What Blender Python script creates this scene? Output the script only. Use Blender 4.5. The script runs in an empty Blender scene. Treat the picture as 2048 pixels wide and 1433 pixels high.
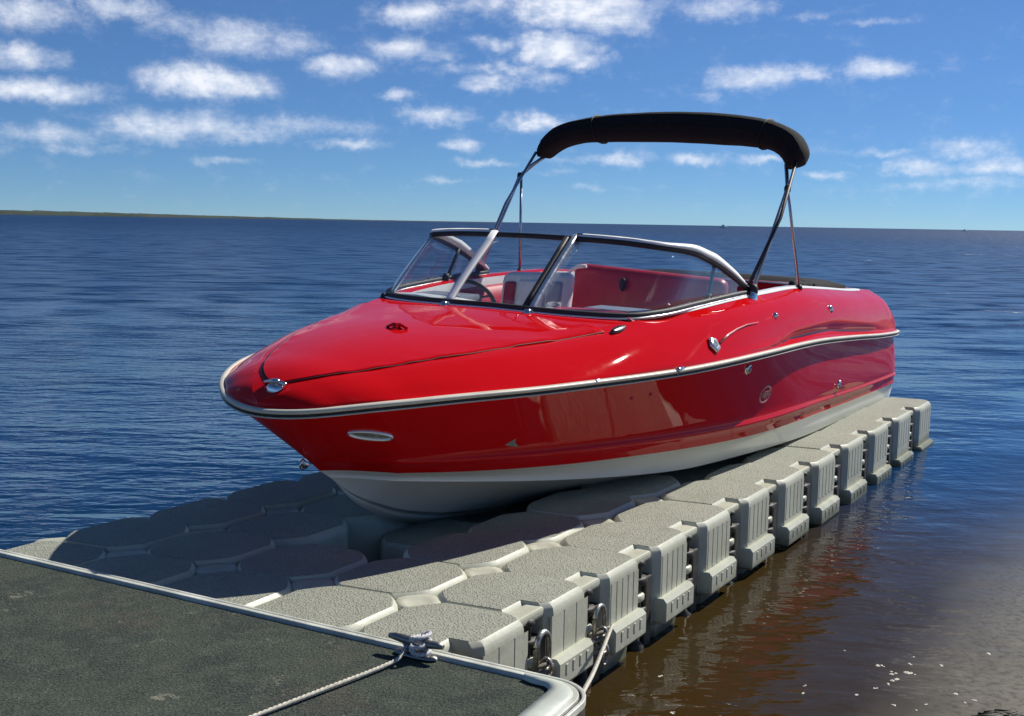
import bpy, bmesh, math, random
import numpy as np
from mathutils import Matrix, Vector, noise
random.seed(7); np.random.seed(7)
R = math.radians
C = bpy.context.scene.collection
SC = bpy.context.scene

# ------------------------------------------------------------------ camera
CAM_H = 1.9; FPX = 2200.0; W0, H0 = 2048.0, 1433.0
ROLL = math.atan(34/2048.); PITCH = math.atan((716.5-445)*math.cos(ROLL)/FPX)
cr, sr, cp, sp_ = math.cos(ROLL), math.sin(ROLL), math.cos(PITCH), math.sin(PITCH)
vr = Vector((cr, sr*sp_, sr*cp)); vd = Vector((sr, -cr*sp_, -cr*cp)); vf = Vector((0, cp, -sp_))
cam = bpy.data.cameras.new('camera'); co = bpy.data.objects.new('camera', cam); C.objects.link(co)
cam.sensor_width = 36; cam.lens = 36*FPX/W0; cam.clip_start = .05; cam.clip_end = 60000
co.matrix_world = Matrix(((vr.x, -vd.x, -vf.x, 0), (vr.y, -vd.y, -vf.y, 0), (vr.z, -vd.z, -vf.z, CAM_H), (0, 0, 0, 1)))
SC.camera = co
SUN_AZ, SUN_EL = 53.0, 43.0      # azimuth from +Y towards +X
sd = bpy.data.lights.new('sun', 'SUN'); sd.energy = 4.9; sd.angle = R(.53); sd.color = (1, .95, .86)
so = bpy.data.objects.new('sun', sd); C.objects.link(so)
sv = Vector((math.sin(R(SUN_AZ))*math.cos(R(SUN_EL)), math.cos(R(SUN_AZ))*math.cos(R(SUN_EL)), math.sin(R(SUN_EL))))
so.rotation_euler = sv.to_track_quat('Z', 'Y').to_euler()
SC.view_settings.view_transform = 'Standard'; SC.view_settings.look = 'None'
SC.view_settings.exposure = .20; SC.view_settings.gamma = 1; SC.view_settings.use_curve_mapping = False

def raydir(px, py):
    a, b = px-W0/2, py-H0/2
    u = a*cr+b*sr; v = -a*sr+b*cr
    return np.array([u/FPX, cp-v/FPX*sp_, -v/FPX*cp-sp_])
def at(px, py, z):                     # point at height z seen at that pixel of the photograph
    r = raydir(px, py); t = (z-CAM_H)/r[2]
    return np.array([r[0]*t, r[1]*t, z])

# ------------------------------------------------------------------ node helpers
class NT:
    def __init__(s, nt): s.nt = nt; s.n = nt.nodes; s.l = nt.links
    def new(s, t, **k):
        n = s.n.new(t)
        for a, b in k.items(): setattr(n, a, b)
        return n
    def put(s, sock, v):
        if isinstance(v, bpy.types.NodeSocket): s.l.new(v, sock)
        elif v is not None: sock.default_value = v
    def math(s, op, a, b=None, c=None, clamp=False):
        n = s.new('ShaderNodeMath', operation=op, use_clamp=clamp)
        for i, v in enumerate((a, b, c)): s.put(n.inputs[i], v) if v is not None else None
        return n.outputs[0]
    def vmath(s, op, a, b=None, sc=None):
        n = s.new('ShaderNodeVectorMath', operation=op); s.put(n.inputs[0], a)
        if b is not None: s.put(n.inputs[1], b)
        if sc is not None: s.put(n.inputs[3], sc)
        return n.outputs['Value'] if op in ('LENGTH', 'DOT_PRODUCT', 'DISTANCE') else n.outputs[0]
    def noise(s, vec, scale, detail=2, rough=.5, dist=0):
        n = s.new('ShaderNodeTexNoise'); s.put(n.inputs['Vector'], vec); n.inputs['Scale'].default_value = scale
        n.inputs['Detail'].default_value = detail; n.inputs['Roughness'].default_value = rough; n.inputs['Distortion'].default_value = dist
        return n.outputs['Fac']
    def ramp(s, f, a, b, c=0., d=1., smooth=True):
        n = s.new('ShaderNodeMapRange', interpolation_type='SMOOTHSTEP' if smooth else 'LINEAR'); s.put(n.inputs[0], f)
        n.inputs[1].default_value = a; n.inputs[2].default_value = b; n.inputs[3].default_value = c; n.inputs[4].default_value = d
        return n.outputs[0]
    def mix(s, f, a, b):
        n = s.new('ShaderNodeMix', data_type='RGBA'); s.put(n.inputs[0], f); s.put(n.inputs[6], a); s.put(n.inputs[7], b)
        return n.outputs[2]
    def mapping(s, vec, scale=(1, 1, 1), rot=(0, 0, 0), loc=(0, 0, 0)):
        n = s.new('ShaderNodeMapping'); s.put(n.inputs[0], vec); n.inputs['Scale'].default_value = scale
        n.inputs['Rotation'].default_value = rot; n.inputs['Location'].default_value = loc
        return n.outputs[0]
    def bump(s, h, dist=1., strength=1., normal=None):
        n = s.new('ShaderNodeBump'); s.put(n.inputs['Height'], h); n.inputs['Distance'].default_value = dist
        n.inputs['Strength'].default_value = strength
        if normal is not None: s.put(n.inputs['Normal'], normal)
        return n.outputs[0]
def rgb(r, g, b): return (r, g, b, 1)

def material(name, col=(.5, .5, .5), rough=.5, metal=0., coat=0., spec=.5, var=0., vscale=6., bump=0., bscale=200., rvar=0.):
    m = bpy.data.materials.new(name); m.use_nodes = True
    t = NT(m.node_tree); p = t.n['Principled BSDF']
    p.inputs['Base Color'].default_value = rgb(*col); p.inputs['Roughness'].default_value = rough
    p.inputs['Metallic'].default_value = metal; p.inputs['Coat Weight'].default_value = coat
    p.inputs['Coat Roughness'].default_value = .03; p.inputs['Specular IOR Level'].default_value = spec
    tc = t.new('ShaderNodeTexCoord').outputs['Object']
    if var:
        f = t.noise(tc, vscale, 6, .6)
        t.put(p.inputs['Base Color'], t.mix(t.ramp(f, .3, .7), rgb(*[c*(1-var) for c in col]), rgb(*[min(1, c*(1+var)) for c in col])))
    if rvar:
        t.put(p.inputs['Roughness'], t.ramp(t.noise(tc, vscale*3, 5, .7), .3, .7, max(0, rough-rvar), rough+rvar))
    if bump:
        t.put(p.inputs['Normal'], t.bump(t.noise(tc, bscale, 3, .6), bump))
    m['_p'] = 1
    return m

# ------------------------------------------------------------------ world: sky with scattered clouds
w = bpy.data.worlds.new('World'); SC.world = w; w.use_nodes = True
t = NT(w.node_tree); bg = t.n['Background']; bg.inputs['Strength'].default_value = .090
sky = t.new('ShaderNodeTexSky', sky_type='NISHITA'); sky.sun_disc = False
sky.sun_elevation = R(SUN_EL); sky.sun_rotation = R(SUN_AZ); sky.air_density = .6; sky.dust_density = 0; sky.ozone_density = 10; sky.altitude = 1000
hsv = t.new('ShaderNodeHueSaturation'); hsv.inputs['Saturation'].default_value = .98; hsv.inputs['Value'].default_value = 1.0
t.l.new(sky.outputs[0], hsv.inputs['Color'])
dv = t.new('ShaderNodeTexCoord').outputs['Generated']
sx = t.new('ShaderNodeSeparateXYZ'); t.l.new(dv, sx.inputs[0])
az = t.math('ARCTAN2', sx.outputs[0], sx.outputs[1]); el = t.math('ARCSINE', sx.outputs[2])
cmb = t.new('ShaderNodeCombineXYZ'); t.put(cmb.inputs[0], az); t.put(cmb.inputs[1], t.math('MULTIPLY', el, 1.0))
pos = cmb.outputs[0]
CL = [  # cloud centre x,y, half width, half height, weight   (photograph pixels, turned into azimuth and elevation)
 (50, 25, 80, 26, .8), (250, 18, 60, 20, .8), (470, 75, 75, 30, .75), (600, 88, 50, 22, .5), (365, 52, 90, 22, .4), (40, 113, 70, 20, .7),
 (70, 180, 110, 20, .9), (385, 162, 85, 27, 1.15), (470, 172, 70, 24, .95), (685, 133, 60, 19, .85), (800, 98, 70, 20, .7), (880, 104, 45, 16, .4),
 (792, 190, 30, 12, .7), (870, 232, 70, 17, .75), (825, 28, 60, 24, .85), (1000, 8, 130, 20, .6), (1150, 18, 140, 34, 1.0), (1230, 38, 75, 26, .9),
 (985, 90, 40, 13, .6), (1110, 100, 68, 30, 1.1), (1150, 120, 60, 18, .8), (1000, 140, 110, 12, .5), (990, 168, 60, 16, .7), (1090, 155, 60, 12, .5),
 (1065, 246, 60, 17, .8), (925, 290, 40, 11, .65), (340, 252, 120, 28, .7), (450, 262, 140, 20, .6), (600, 250, 150, 16, .45), (110, 270, 100, 18, .5),
 (190, 300, 110, 10, .35), (690, 288, 70, 10, .5), (1430, 12, 70, 22, .6), (1500, 16, 60, 16, .5), (1500, 158, 70, 22, .8), (1560, 150, 40, 18, .6), (1625, 148, 35, 17, .75),
 (1750, 138, 60, 17, .8), (1450, 5, 60, 20, .6), (1620, 32, 50, 8, .35), (1745, 45, 60, 6, .35), (1245, 320, 55, 13, .65), (1400, 318, 60, 10, .6),
 (1520, 318, 45, 7, .6), (1840, 335, 60, 14, .8), (1940, 300, 70, 20, .55), (1990, 335, 70, 16, .7), (1760, 308, 60, 8, .45), (1960, 360, 90, 12, .4), (1850, 372, 60, 8, .3),
 (1655, 352, 40, 8, .45), (970, 325, 55, 8, .5), (1150, 320, 60, 8, .3), (450, 320, 60, 7, .35), (1420, 190, 25, 8, .3), (2030, 335, 50, 16, .4),
 (900, 360, 50, 6, .3), (1120, 345, 60, 6, .2), (1200, 375, 80, 6, .2), (1720, 330, 40, 6, .3)]
wob = t.noise(t.mapping(pos, (1, 1.5, 1)), 32, 5, .68)
wn = t.new('ShaderNodeTexNoise'); t.put(wn.inputs['Vector'], pos); wn.inputs['Scale'].default_value = 55; wn.inputs['Detail'].default_value = 5; wn.inputs['Roughness'].default_value = .6
wp_ = t.vmath('ADD', pos, t.vmath('MULTIPLY', t.vmath('SUBTRACT', wn.outputs['Color'], (.5, .5, .5)), (.034, .016, 0)))
acc = None
for (x, y, a, b, k) in CL:
    r = raydir(x, y); r /= np.linalg.norm(r)
    A_, E_ = math.atan2(r[0], r[1]), math.asin(r[2])
    d = t.vmath('LENGTH', t.vmath('MULTIPLY', t.vmath('SUBTRACT', wp_, (A_, E_, 0)), (FPX/a*.8, FPX/b*.8, 0)))
    g = t.math('MULTIPLY', t.ramp(d, 0, 1.5, 1, 0), k)
    acc = g if acc is None else t.math('MAXIMUM', acc, g)
# elsewhere the same kind of small cumulus, by noise on a flat cloud layer
pl = t.vmath('SCALE', dv, sc=1.0)
zc = t.math('MAXIMUM', sx.outputs[2], .02)
cm2 = t.new('ShaderNodeCombineXYZ'); t.put(cm2.inputs[0], t.math('DIVIDE', sx.outputs[0], zc)); t.put(cm2.inputs[1], t.math('DIVIDE', sx.outputs[1], zc))
gen = t.ramp(t.noise(cm2.outputs[0], 1.3, 6, .6), .56, .75)
inview = t.math('MULTIPLY', t.ramp(t.math('ABSOLUTE', az), .5, .6, 0, 1), 1.0)
inview = t.math('MAXIMUM', inview, t.ramp(el, .21, .3))
gen = t.math('MULTIPLY', gen, inview)
acc = t.math('MAXIMUM', acc, gen)
dens = t.math('MULTIPLY', t.ramp(t.math('ADD', acc, t.math('MULTIPLY', t.math('SUBTRACT', wob, .5), 1.1)), .0, 1.1), .84)
dens = t.math('MULTIPLY', dens, t.ramp(el, -.005, .03))
shade = t.ramp(t.noise(t.mapping(pos, (1, 1.6, 1)), 60, 4, .6), .35, .65)
cc = t.mix(shade, rgb(7.2, 7.9, 9.2), rgb(10.4, 10.5, 10.9))
low = t.ramp(el, .0, .22)
tint = t.mix(low, rgb(.66, .76, .78), rgb(.94, 1.02, 1.0))
sky_c = t.vmath('MULTIPLY', hsv.outputs[0], tint)
final = t.mix(dens, sky_c, cc)
t.put(bg.inputs['Color'], final)

# ------------------------------------------------------------------ object helpers
def link(name, me, mats, parent=None, smooth=True, **props):
    o = bpy.data.objects.new(name, me); C.objects.link(o)
    for m in (mats if isinstance(mats, (list, tuple)) else [mats]): me.materials.append(m)
    if parent is not None: o.parent = parent
    for k, v in props.items(): o[k] = v
    if smooth: me.shade_smooth()
    return o
def empty(name, label=None, category=None, parent=None, loc=(0, 0, 0), **props):
    o = bpy.data.objects.new(name, None); C.objects.link(o); o.location = loc; o.empty_display_size = .1
    if parent is not None: o.parent = parent
    if label: o['label'] = label
    if category: o['category'] = category
    for k, v in props.items(): o[k] = v
    return o
class MB:
    """collects geometry (numpy points) into one mesh"""
    def __init__(s): s.v = []; s.f = []; s.mi = []; s.m = 0; s.sm = []
    def add(s, vs, fs, mi=None, smooth=True):
        b = len(s.v); s.v += [tuple(map(float, p)) for p in vs]
        for f in fs:
            s.f.append(tuple(i+b for i in f)); s.mi.append(s.m if mi is None else mi); s.sm.append(smooth)
    def grid(s, rows, closed=False, flip=False, mi=None):
        rows = np.asarray(rows, float); n, k = rows.shape[:2]; fs = []
        for i in range(n-1):
            for j in range(k if closed else k-1):
                a, b, c, d = i*k+j, i*k+(j+1) % k, (i+1)*k+(j+1) % k, (i+1)*k+j
                fs.append((a, d, c, b) if flip else (a, b, c, d))
        s.add(rows.reshape(-1, 3), fs, mi)
    def sweep(s, path, prof, up=(0, 0, 1), caps=True, scale=None, mi=None):
        """profile (side, up) swept along a path"""
        P = np.asarray(path, float); n = len(P); rows = []
        T = np.gradient(P, axis=0); T /= np.linalg.norm(T, axis=1)[:, None]
        for i in range(n):
            U = np.array(up[i] if hasattr(up[0], '__len__') else up, float); S = np.cross(T[i], U); ns = np.linalg.norm(S)
            if ns < 1e-4: S = np.cross(T[i], (1, .1, 0)); ns = np.linalg.norm(S)
            S /= ns; U = np.cross(S, T[i]); k = 1 if scale is None else scale[i]
            rows.append([P[i]+S*a*k+U*b*k for a, b in prof])
        s.grid(rows, closed=True, mi=mi)
        if caps:
            b = len(s.v)-n*len(prof); m = len(prof)
            for f in (tuple(range(b+m-1, b-1, -1)), tuple(b+(n-1)*m+i for i in range(m))):
                s.f.append(f); s.mi.append(s.m if mi is None else mi); s.sm.append(False)
    def tube(s, path, r, seg=8, caps=True, scale=None, mi=None):
        s.sweep(path, [(r*math.cos(2*math.pi*i/seg), r*math.sin(2*math.pi*i/seg)) for i in range(seg)], up=(.03, .05, 1), caps=caps, scale=scale, mi=mi)
    def box(s, c, size, bev=0., rot=None, mi=None):
        bm = bmesh.new(); bmesh.ops.create_cube(bm, size=1)
        for v in bm.verts: v.co = Vector((v.co.x*size[0], v.co.y*size[1], v.co.z*size[2]))
        if bev: bmesh.ops.bevel(bm, geom=bm.edges[:], offset=bev, segments=2, affect='EDGES', profile=.6)
        M = Matrix.Translation(c) @ (rot.to_4x4() if rot is not None else Matrix())
        bm.verts.ensure_lookup_table(); vs = [tuple(M @ v.co) for v in bm.verts]
        s.add(vs, [tuple(v.index for v in f.verts) for f in bm.faces], mi, smooth=False); bm.free()
    def lathe(s, prof, c, axis=(0, 0, 1), seg=16, mi=None, squash=(1, 1)):
        a = Vector(axis).normalized(); q = a.to_track_quat('Z', 'Y'); rows = []
        for r, h in prof:
            rows.append([tuple(Vector(c)+q @ Vector((r*squash[0]*math.cos(2*math.pi*i/seg), r*squash[1]*math.sin(2*math.pi*i/seg), h))) for i in range(seg)])
        s.grid(rows, closed=True, mi=mi)
    def build(s, name, mats, parent=None, smooth=True, fix=True, tri=False, **props):
        me = bpy.data.meshes.new(name); me.from_pydata(s.v, [], s.f)
        o = link(name, me, mats, parent, smooth, **props)
        me.polygons.foreach_set('material_index', s.mi)
        if smooth: me.polygons.foreach_set('use_smooth', s.sm)
        if fix:
            bm = bmesh.new(); bm.from_mesh(me); bmesh.ops.remove_doubles(bm, verts=bm.verts[:], dist=1e-5)
            bmesh.ops.recalc_face_normals(bm, faces=bm.faces[:]); bm.to_mesh(me); bm.free()
        me.update(); return o
def hermite(xs, ys, x):
    xs = np.asarray(xs, float); ys = np.asarray(ys, float); x = np.clip(np.atleast_1d(x), xs[0], xs[-1])
    d = np.gradient(ys, xs, axis=0); i = np.clip(np.searchsorted(xs, x, 'right')-1, 0, len(xs)-2)
    h = xs[i+1]-xs[i]; u = (x-xs[i])/h
    sh = (-1,)+(1,)*(ys.ndim-1); u = u.reshape(sh); h = h.reshape(sh)
    return (2*u**3-3*u**2+1)*ys[i]+(u**3-2*u**2+u)*h*d[i]+(-2*u**3+3*u**2)*ys[i+1]+(u**3-u**2)*h*d[i+1]
def circ(r, n=8, sy=1.): return [(r*math.cos(2*math.pi*i/n), r*sy*math.sin(2*math.pi*i/n)) for i in range(n)]
def rect(a, b, ch=0.):
    if not ch: return [(-a/2, -b/2), (a/2, -b/2), (a/2, b/2), (-a/2, b/2)]
    return [(-a/2+ch, -b/2), (a/2-ch, -b/2), (a/2, -b/2+ch), (a/2, b/2-ch), (a/2-ch, b/2), (-a/2+ch, b/2), (-a/2, b/2-ch), (-a/2, -b/2+ch)]

# ------------------------------------------------------------------ water
WATER_Z = 0.0
def water_material():
    m = bpy.data.materials.new('lake_water'); m.use_nodes = True; t = NT(m.node_tree); p = t.n['Principled BSDF']
    geo = t.new('ShaderNodeNewGeometry').outputs['Position']
    s = t.new('ShaderNodeSeparateXYZ'); t.l.new(geo, s.inputs[0])
    # turbid brown shallows by the beach, deep blue further out
    X, Y = s.outputs[0], s.outputs[1]
    beach = t.math('ADD', t.math('MULTIPLY', X, .87), t.math('MULTIPLY', Y, -.5))        # grows towards the beach (right, near)
    nz = t.math('MULTIPLY', t.math('SUBTRACT', t.noise(geo, .9, 4, .6), .5), .8)
    b1 = t.math('ADD', beach, nz)
    deep = rgb(.002, .022, .062); mid = rgb(.02, .022, .018); brown = rgb(.036, .023, .007); sand = rgb(.215, .195, .14)
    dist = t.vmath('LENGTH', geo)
    col = t.mix(t.ramp(b1, -4.6, -1.9), deep, brown)
    col = t.mix(t.ramp(b1, -.95, -.15), col, sand)
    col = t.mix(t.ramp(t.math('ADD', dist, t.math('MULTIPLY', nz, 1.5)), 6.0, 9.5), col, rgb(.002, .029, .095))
    fine = t.noise(geo, 26, 6, .75)
    col = t.mix(t.math('MULTIPLY', t.ramp(fine, .45, .65), t.ramp(b1, -1.2, -.4, 0, .75)), col, rgb(.07, .055, .03))
    t.put(p.inputs['Base Color'], col)
    t.put(p.inputs['Roughness'], t.math('ADD', t.ramp(dist, 6, 30, .02, .28, False), t.ramp(dist, 30, 300, 0, .17, False))); p.inputs['IOR'].default_value = 1.333
    p.inputs['Specular IOR Level'].default_value = .42
    # ripples: crests run roughly across the view, calm in the lee of the beach
    g1 = t.mapping(geo, (2.0, 4.4, 1), (0, 0, R(-7)))
    g2 = t.mapping(geo, (.8, 2.0, 1), (0, 0, R(14)))
    h1 = t.noise(g1, 1.25, 3, .55, .3)
    h2 = t.noise(g2, 1.4, 2, .5, .2)
    h3 = t.noise(t.mapping(geo, (.25, .6, 1), (0, 0, R(5))), .5, 3, .55)
    h4 = t.noise(t.mapping(geo, (2.2, 6, 1), (0, 0, R(3))), 1.7, 2, .5)
    amp = t.math('MULTIPLY', t.ramp(b1, -1.9, -.5, 1.0, .25), t.ramp(Y, 3.8, 7.5, .45, 1.0))
    amp2 = t.ramp(t.math('ADD', X, t.math('MULTIPLY', Y, .05)), .6, 2.2, 1.0, .5)
    patch = t.ramp(t.noise(t.mapping(geo, (.08, .2, 1)), 1.0, 3, .6), .3, .7, .75, 1.25)
    far = t.ramp(dist, 10, 80, 0, 1)
    H = t.math('ADD', t.math('MULTIPLY', h1, t.ramp(dist, 3, 25, .028, .07)), t.math('MULTIPLY', h2, t.ramp(dist, 3, 25, .026, .06)))
    H = t.math('ADD', H, t.math('MULTIPLY', h4, t.ramp(dist, 5, 30, .012, .02)))
    H = t.math('ADD', H, t.math('MULTIPLY', h3, t.ramp(dist, 5, 40, .12, .40)))
    H = t.math('MULTIPLY', H, t.math('MULTIPLY', t.math('MULTIPLY', amp, amp2), patch))
    H = t.math('ADD', H, t.math('MULTIPLY', t.noise(t.mapping(geo, (1.4, 3.0, 1), (0, 0, R(-20))), 1.6, 1, .5), .0030))
    wn_ = t.new('ShaderNodeTexNoise'); t.put(wn_.inputs['Vector'], t.mapping(geo, (.55, 1.0, 1))); wn_.inputs['Scale'].default_value = 1.3; wn_.inputs['Detail'].default_value = 3
    kf = t.math('MULTIPLY', t.math('ADD', t.ramp(dist, 6, 30, 0, 1.5), t.ramp(dist, 30, 600, 0, .8)), patch)
    nv = t.vmath('MULTIPLY', t.vmath('SUBTRACT', wn_.outputs['Color'], (.5, .5, .5)), (1, 1, 0))
    nv = t.vmath('ADD', t.vmath('SCALE', nv, sc=kf), (0, 0, 1)); nv = t.vmath('NORMALIZE', nv)
    t.put(p.inputs['Normal'], t.bump(H, 1.0, normal=nv))
    return m
me = bpy.data.meshes.new('water')
rings = [.0, 2, 4, 8, 16, 32, 64, 200, 800, 3000, 9000, 30000]; vs = [(0, 0, 0)]; fs = []
SEG = 48
for r in rings[1:]:
    for k in range(SEG): a = 2*math.pi*k/SEG; vs.append((r*math.cos(a), r*math.sin(a), 0))
for k in range(SEG): fs.append((0, 1+k, 1+(k+1) % SEG))
for i in range(len(rings)-2):
    for k in range(SEG): fs.append((1+i*SEG+k, 1+(i+1)*SEG+k, 1+(i+1)*SEG+(k+1) % SEG, 1+i*SEG+(k+1) % SEG))
me.from_pydata(vs, [], fs); wo = link('water', me, water_material(), None, True, kind='structure', label='rippled lake water, deep blue offshore and brown in the shallows')

# lake bed under everything, rising into a sand flat beyond the lower right corner
bed = MB(); rows = []
for x in np.linspace(-30, 30, 41):
    rows.append([(x, y, -1.2+1.16*min(1, max(0, (.87*x-.5*y+1.6)/4.2))**.8 + max(0, .87*x-.5*y-2.6)*.10) for y in np.linspace(-14, 40, 41)])
bed.grid(rows); bed.build('sand', material('sand', (.33, .27, .2), .9, var=.25, vscale=3, bump=.01, bscale=60), None, kind='structure', label='pale sand of the lake bed and beach')

# ------------------------------------------------------------------ far shore and far boats
m_land = material('far_trees', (.035, .05, .035), .9, var=.4, vscale=.01)
mb = MB(); rng = random.Random(3)
N = 260; top = []; bot = []
for i in range(N+1):
    px = -500 + i*(1000+500)/N
    D = 2600.; r = raydir(px, 433+.0166*px); x = r[0]/r[1]*D
    k = max(0, min(1, (690-px)/600.))
    h = (1.2+.9*min(1, (1000-px)/300)+8*k)*(1+.22*noise.noise(Vector((px*.03, 1, 0)))+.18*noise.noise(Vector((px*.13, 5, 0)))+.25*noise.noise(Vector((px*.5, 9, 0))))
    top.append((x, D, max(.4, h))); bot.append((x, D, -1))
rows = [[(b[0], b[1]-60, -.5) for b in bot], [(a[0], a[1]-40, a[2]*.75) for a in top], top, [(a[0], a[1]+200, a[2]*.8) for a in top], [(b[0], b[1]+260, -.5) for b in bot]]
mb.grid(rows); mb.build('wooded_shore', m_land, None, kind='structure', label='low dark wooded shore on the horizon at the left')
m_white = material('white_gelcoat', (.72, .74, .70), .35, coat=.4, var=.04)
m_dark = material('dark_paint', (.03, .03, .035), .5)
def far_boat(px, D, sc, label):
    r = raydir(px, 455); x = r[0]/r[1]*D; root = empty('distant_boat', label, 'boat', loc=(x, D, 0))
    b = MB(); rows = []
    for i in range(9):
        u = i/8; wd = 1.1*math.sin(min(1, u*1.6+.05)*math.pi/2); L = (1-u)*6-3
        rows.append([(L, -wd, 1.0+.3*(1-u)), (L, -wd*.8, -.2), (L, 0, -.35), (L, wd*.8, -.2), (L, wd, 1.0+.3*(1-u))])
    rows = rows[::-1]; b.grid(rows); b.grid([[q[0], q[-1]] for q in rows]); b.build('hull', m_white, root)
    c = MB(); c.box((-.4, 0, 1.9), (1.9, 1.5, 1.4), .15); c.box((-.4, 0, 2.7), (2.4, 1.7, .12), .03); c.build('cabin', m_white, root, smooth=False)
    c = MB(); c.box((-.4, 0, 2.1), (1.94, 1.3, .25)); c.build('cabin_window', m_dark, root, smooth=False)
    root.scale = (sc,)*3
    return root
far_boat(1447, 900, 1.0, 'tiny white cabin boat on the horizon under the canopy')
far_boat(1930, 1700, 1.0, 'tiniest pale boat speck on the horizon at the far right')

# ------------------------------------------------------------------ materials
def red_material():
    m = bpy.data.materials.new('red_gelcoat'); m.use_nodes = True; t = NT(m.node_tree); p = t.n['Principled BSDF']
    tc = t.new('ShaderNodeTexCoord').outputs['Object']
    f = t.noise(tc, 2.2, 5, .6)
    t.put(p.inputs['Base Color'], t.mix(f, rgb(.52, .0035, .005), rgb(.60, .005, .007)))
    t.put(p.inputs['Roughness'], t.ramp(t.noise(tc, 7, 5, .7), .3, .7, .42, .5)); p.inputs['Specular IOR Level'].default_value = 0
    p.inputs['Coat Weight'].default_value = .6; t.put(p.inputs['Coat Roughness'], t.ramp(t.noise(tc, 4, 4, .7), .3, .75, .01, .035))
    t.put(p.inputs['Coat Normal'], t.bump(t.noise(tc, 1.7, 2, .5), .006))
    p.inputs['Coat IOR'].default_value = 1.42
    return m
M_RED = red_material()
M_WHITE = material('white_bottom', (.86, .86, .79), .4, coat=.5, var=.04, vscale=1.2, rvar=.04)
M_LINER = material('white_liner', (.72, .72, .70), .4, coat=.3, var=.05)
M_CHROME = material('polished_steel', (.72, .72, .72), .13, metal=1, rvar=.05, vscale=5)
M_ALU = material('anodised_aluminium', (.70, .72, .74), .3, metal=.85, rvar=.08)
M_RUBBER = material('black_rubber', (.018, .018, .02), .55, bump=.001, bscale=400)
M_RAIL = material('cream_vinyl_rail', (.60, .57, .48), .42, var=.1, vscale=4)
M_CANVAS = material('black_canvas', (.003, .0035, .006), .95, var=.3, vscale=30, bump=.004, bscale=260)
M_VINYL = material('white_vinyl', (.88, .86, .85), .45, var=.06, vscale=8, bump=.002, bscale=90)
M_REDV = material('red_vinyl', (.42, .012, .03), .4, var=.1, vscale=8)
M_PINKV = material('rose_vinyl', (.50, .05, .10), .35, coat=.4, var=.15, vscale=5)
M_GREYV = material('grey_panel', (.22, .24, .28), .35, var=.1)
M_LENS = material('grey_lens', (.23, .25, .22), .2, coat=.8, var=.3, vscale=30)
def glass_material():
    m = bpy.data.materials.new('tinted_glass'); m.use_nodes = True; t = NT(m.node_tree)
    for n in list(t.n): t.n.remove(n)
    out = t.new('ShaderNodeOutputMaterial'); tr = t.new('ShaderNodeBsdfTransparent'); tr.inputs[0].default_value = rgb(.93, .95, .96)
    gl = t.new('ShaderNodeBsdfGlossy'); gl.inputs['Roughness'].default_value = .01
    ge = t.new('ShaderNodeNewGeometry'); mx = t.new('ShaderNodeMixShader')
    cs = t.math('ABSOLUTE', t.vmath('DOT_PRODUCT', ge.outputs['Normal'], ge.outputs['Incoming']))
    fr = t.math('ADD', .05, t.math('MULTIPLY', t.math('POWER', t.math('SUBTRACT', 1.0, cs), 5.0), .9))
    t.l.new(fr, mx.inputs[0]); t.l.new(tr.outputs[0], mx.inputs[1]); t.l.new(gl.outputs[0], mx.inputs[2]); t.l.new(mx.outputs[0], out.inputs[0])
    return m
M_GLASS = glass_material()

# ------------------------------------------------------------------ THE BOAT   local frame: x = distance aft of the bow, y = -port offset, z up
phi = R(30.5); heel = R(1.5)
A = np.array([math.sin(phi), math.cos(phi), 0]); T0 = np.array([math.cos(phi), -math.sin(phi), 0]); Z0 = np.array([0, 0, 1.])
Tp = T0*math.cos(heel)-Z0*math.sin(heel); Zp = Z0*math.cos(heel)+T0*math.sin(heel)
BO = np.array([-1.07, 4.52, .4])
boat = empty('motorboat', 'glossy red motorboat with white bottom and folded black canopy parked on the floating dock', 'motorboat')
boat.matrix_world = Matrix(((A[0], -Tp[0], Zp[0], BO[0]), (A[1], -Tp[1], Zp[1], BO[1]), (A[2], -Tp[2], Zp[2], BO[2]), (0, 0, 0, 1)))
def b3(s, t, z): return (s, -t, z-.4)
def bl(P): P = np.asarray(P, float); return np.stack([P[..., 0], -P[..., 1], P[..., 2]-.4], -1)
def bworld(s, t, z): return BO+A*s+Tp*t+Zp*(z-.4)

def planf(b, s0, m, p, q):
    def g(s): return b*(1-(1-np.clip((s-s0)/m, 0, 1))**p)**q
    return g
rail_t0 = planf(1.23, 0, 3.3, 1.9, .52)
def rail_t(s): return rail_t0(s)-np.interp(s, [5, 6, 6.7, 7.0, 7.12, 7.2], [0, .01, .03, .07, .10, .15])
def rail_z(s): return hermite([0, .2, .4, 1, 2, 3, 4, 5, 6, 7.2], [1.10, 1.137, 1.156, 1.174, 1.18, 1.187, 1.168, 1.115, 1.05, .985], s)
LH = 7.1
sd_ = lambda s0, n=60, p=1.9: s0+(LH-s0)*np.linspace(0, 1, n)**p
NS = 90
u = np.linspace(0, 1, NS)**1.9
sR = LH*u; sW = .40+(LH-.05-.40)*u; sC = .47+(LH-.08-.47)*u; sK = .50+(LH-.10-.50)*u
Wt = planf(1.16, .36, 3.8, 1.8, .7); Ct = planf(1.12, .42, 4.2, 1.7, .75)
def Wz(s): return hermite([.36, .65, .9, 1.5, 1.95, 2.45, 3.2, 4.0, 5.4, 7.1], [.775, .76, .742, .708, .69, .668, .642, .628, .575, .525], s)
def Cz(s): return hermite([.42, .75, 1.0, 1.6, 2.1, 2.5, 3.4, 4.3, 5.6, 7.1], [.735, .70, .67, .597, .545, .51, .485, .462, .42, .335], s)
def Kz(s): return hermite([.50, .62, .82, 1.15, 1.6, 2.5, 4, 7.1], [.71, .60, .48, .36, .28, .22, .19, .17], s)
fd = np.clip(u*6, 0, 1)
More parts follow.
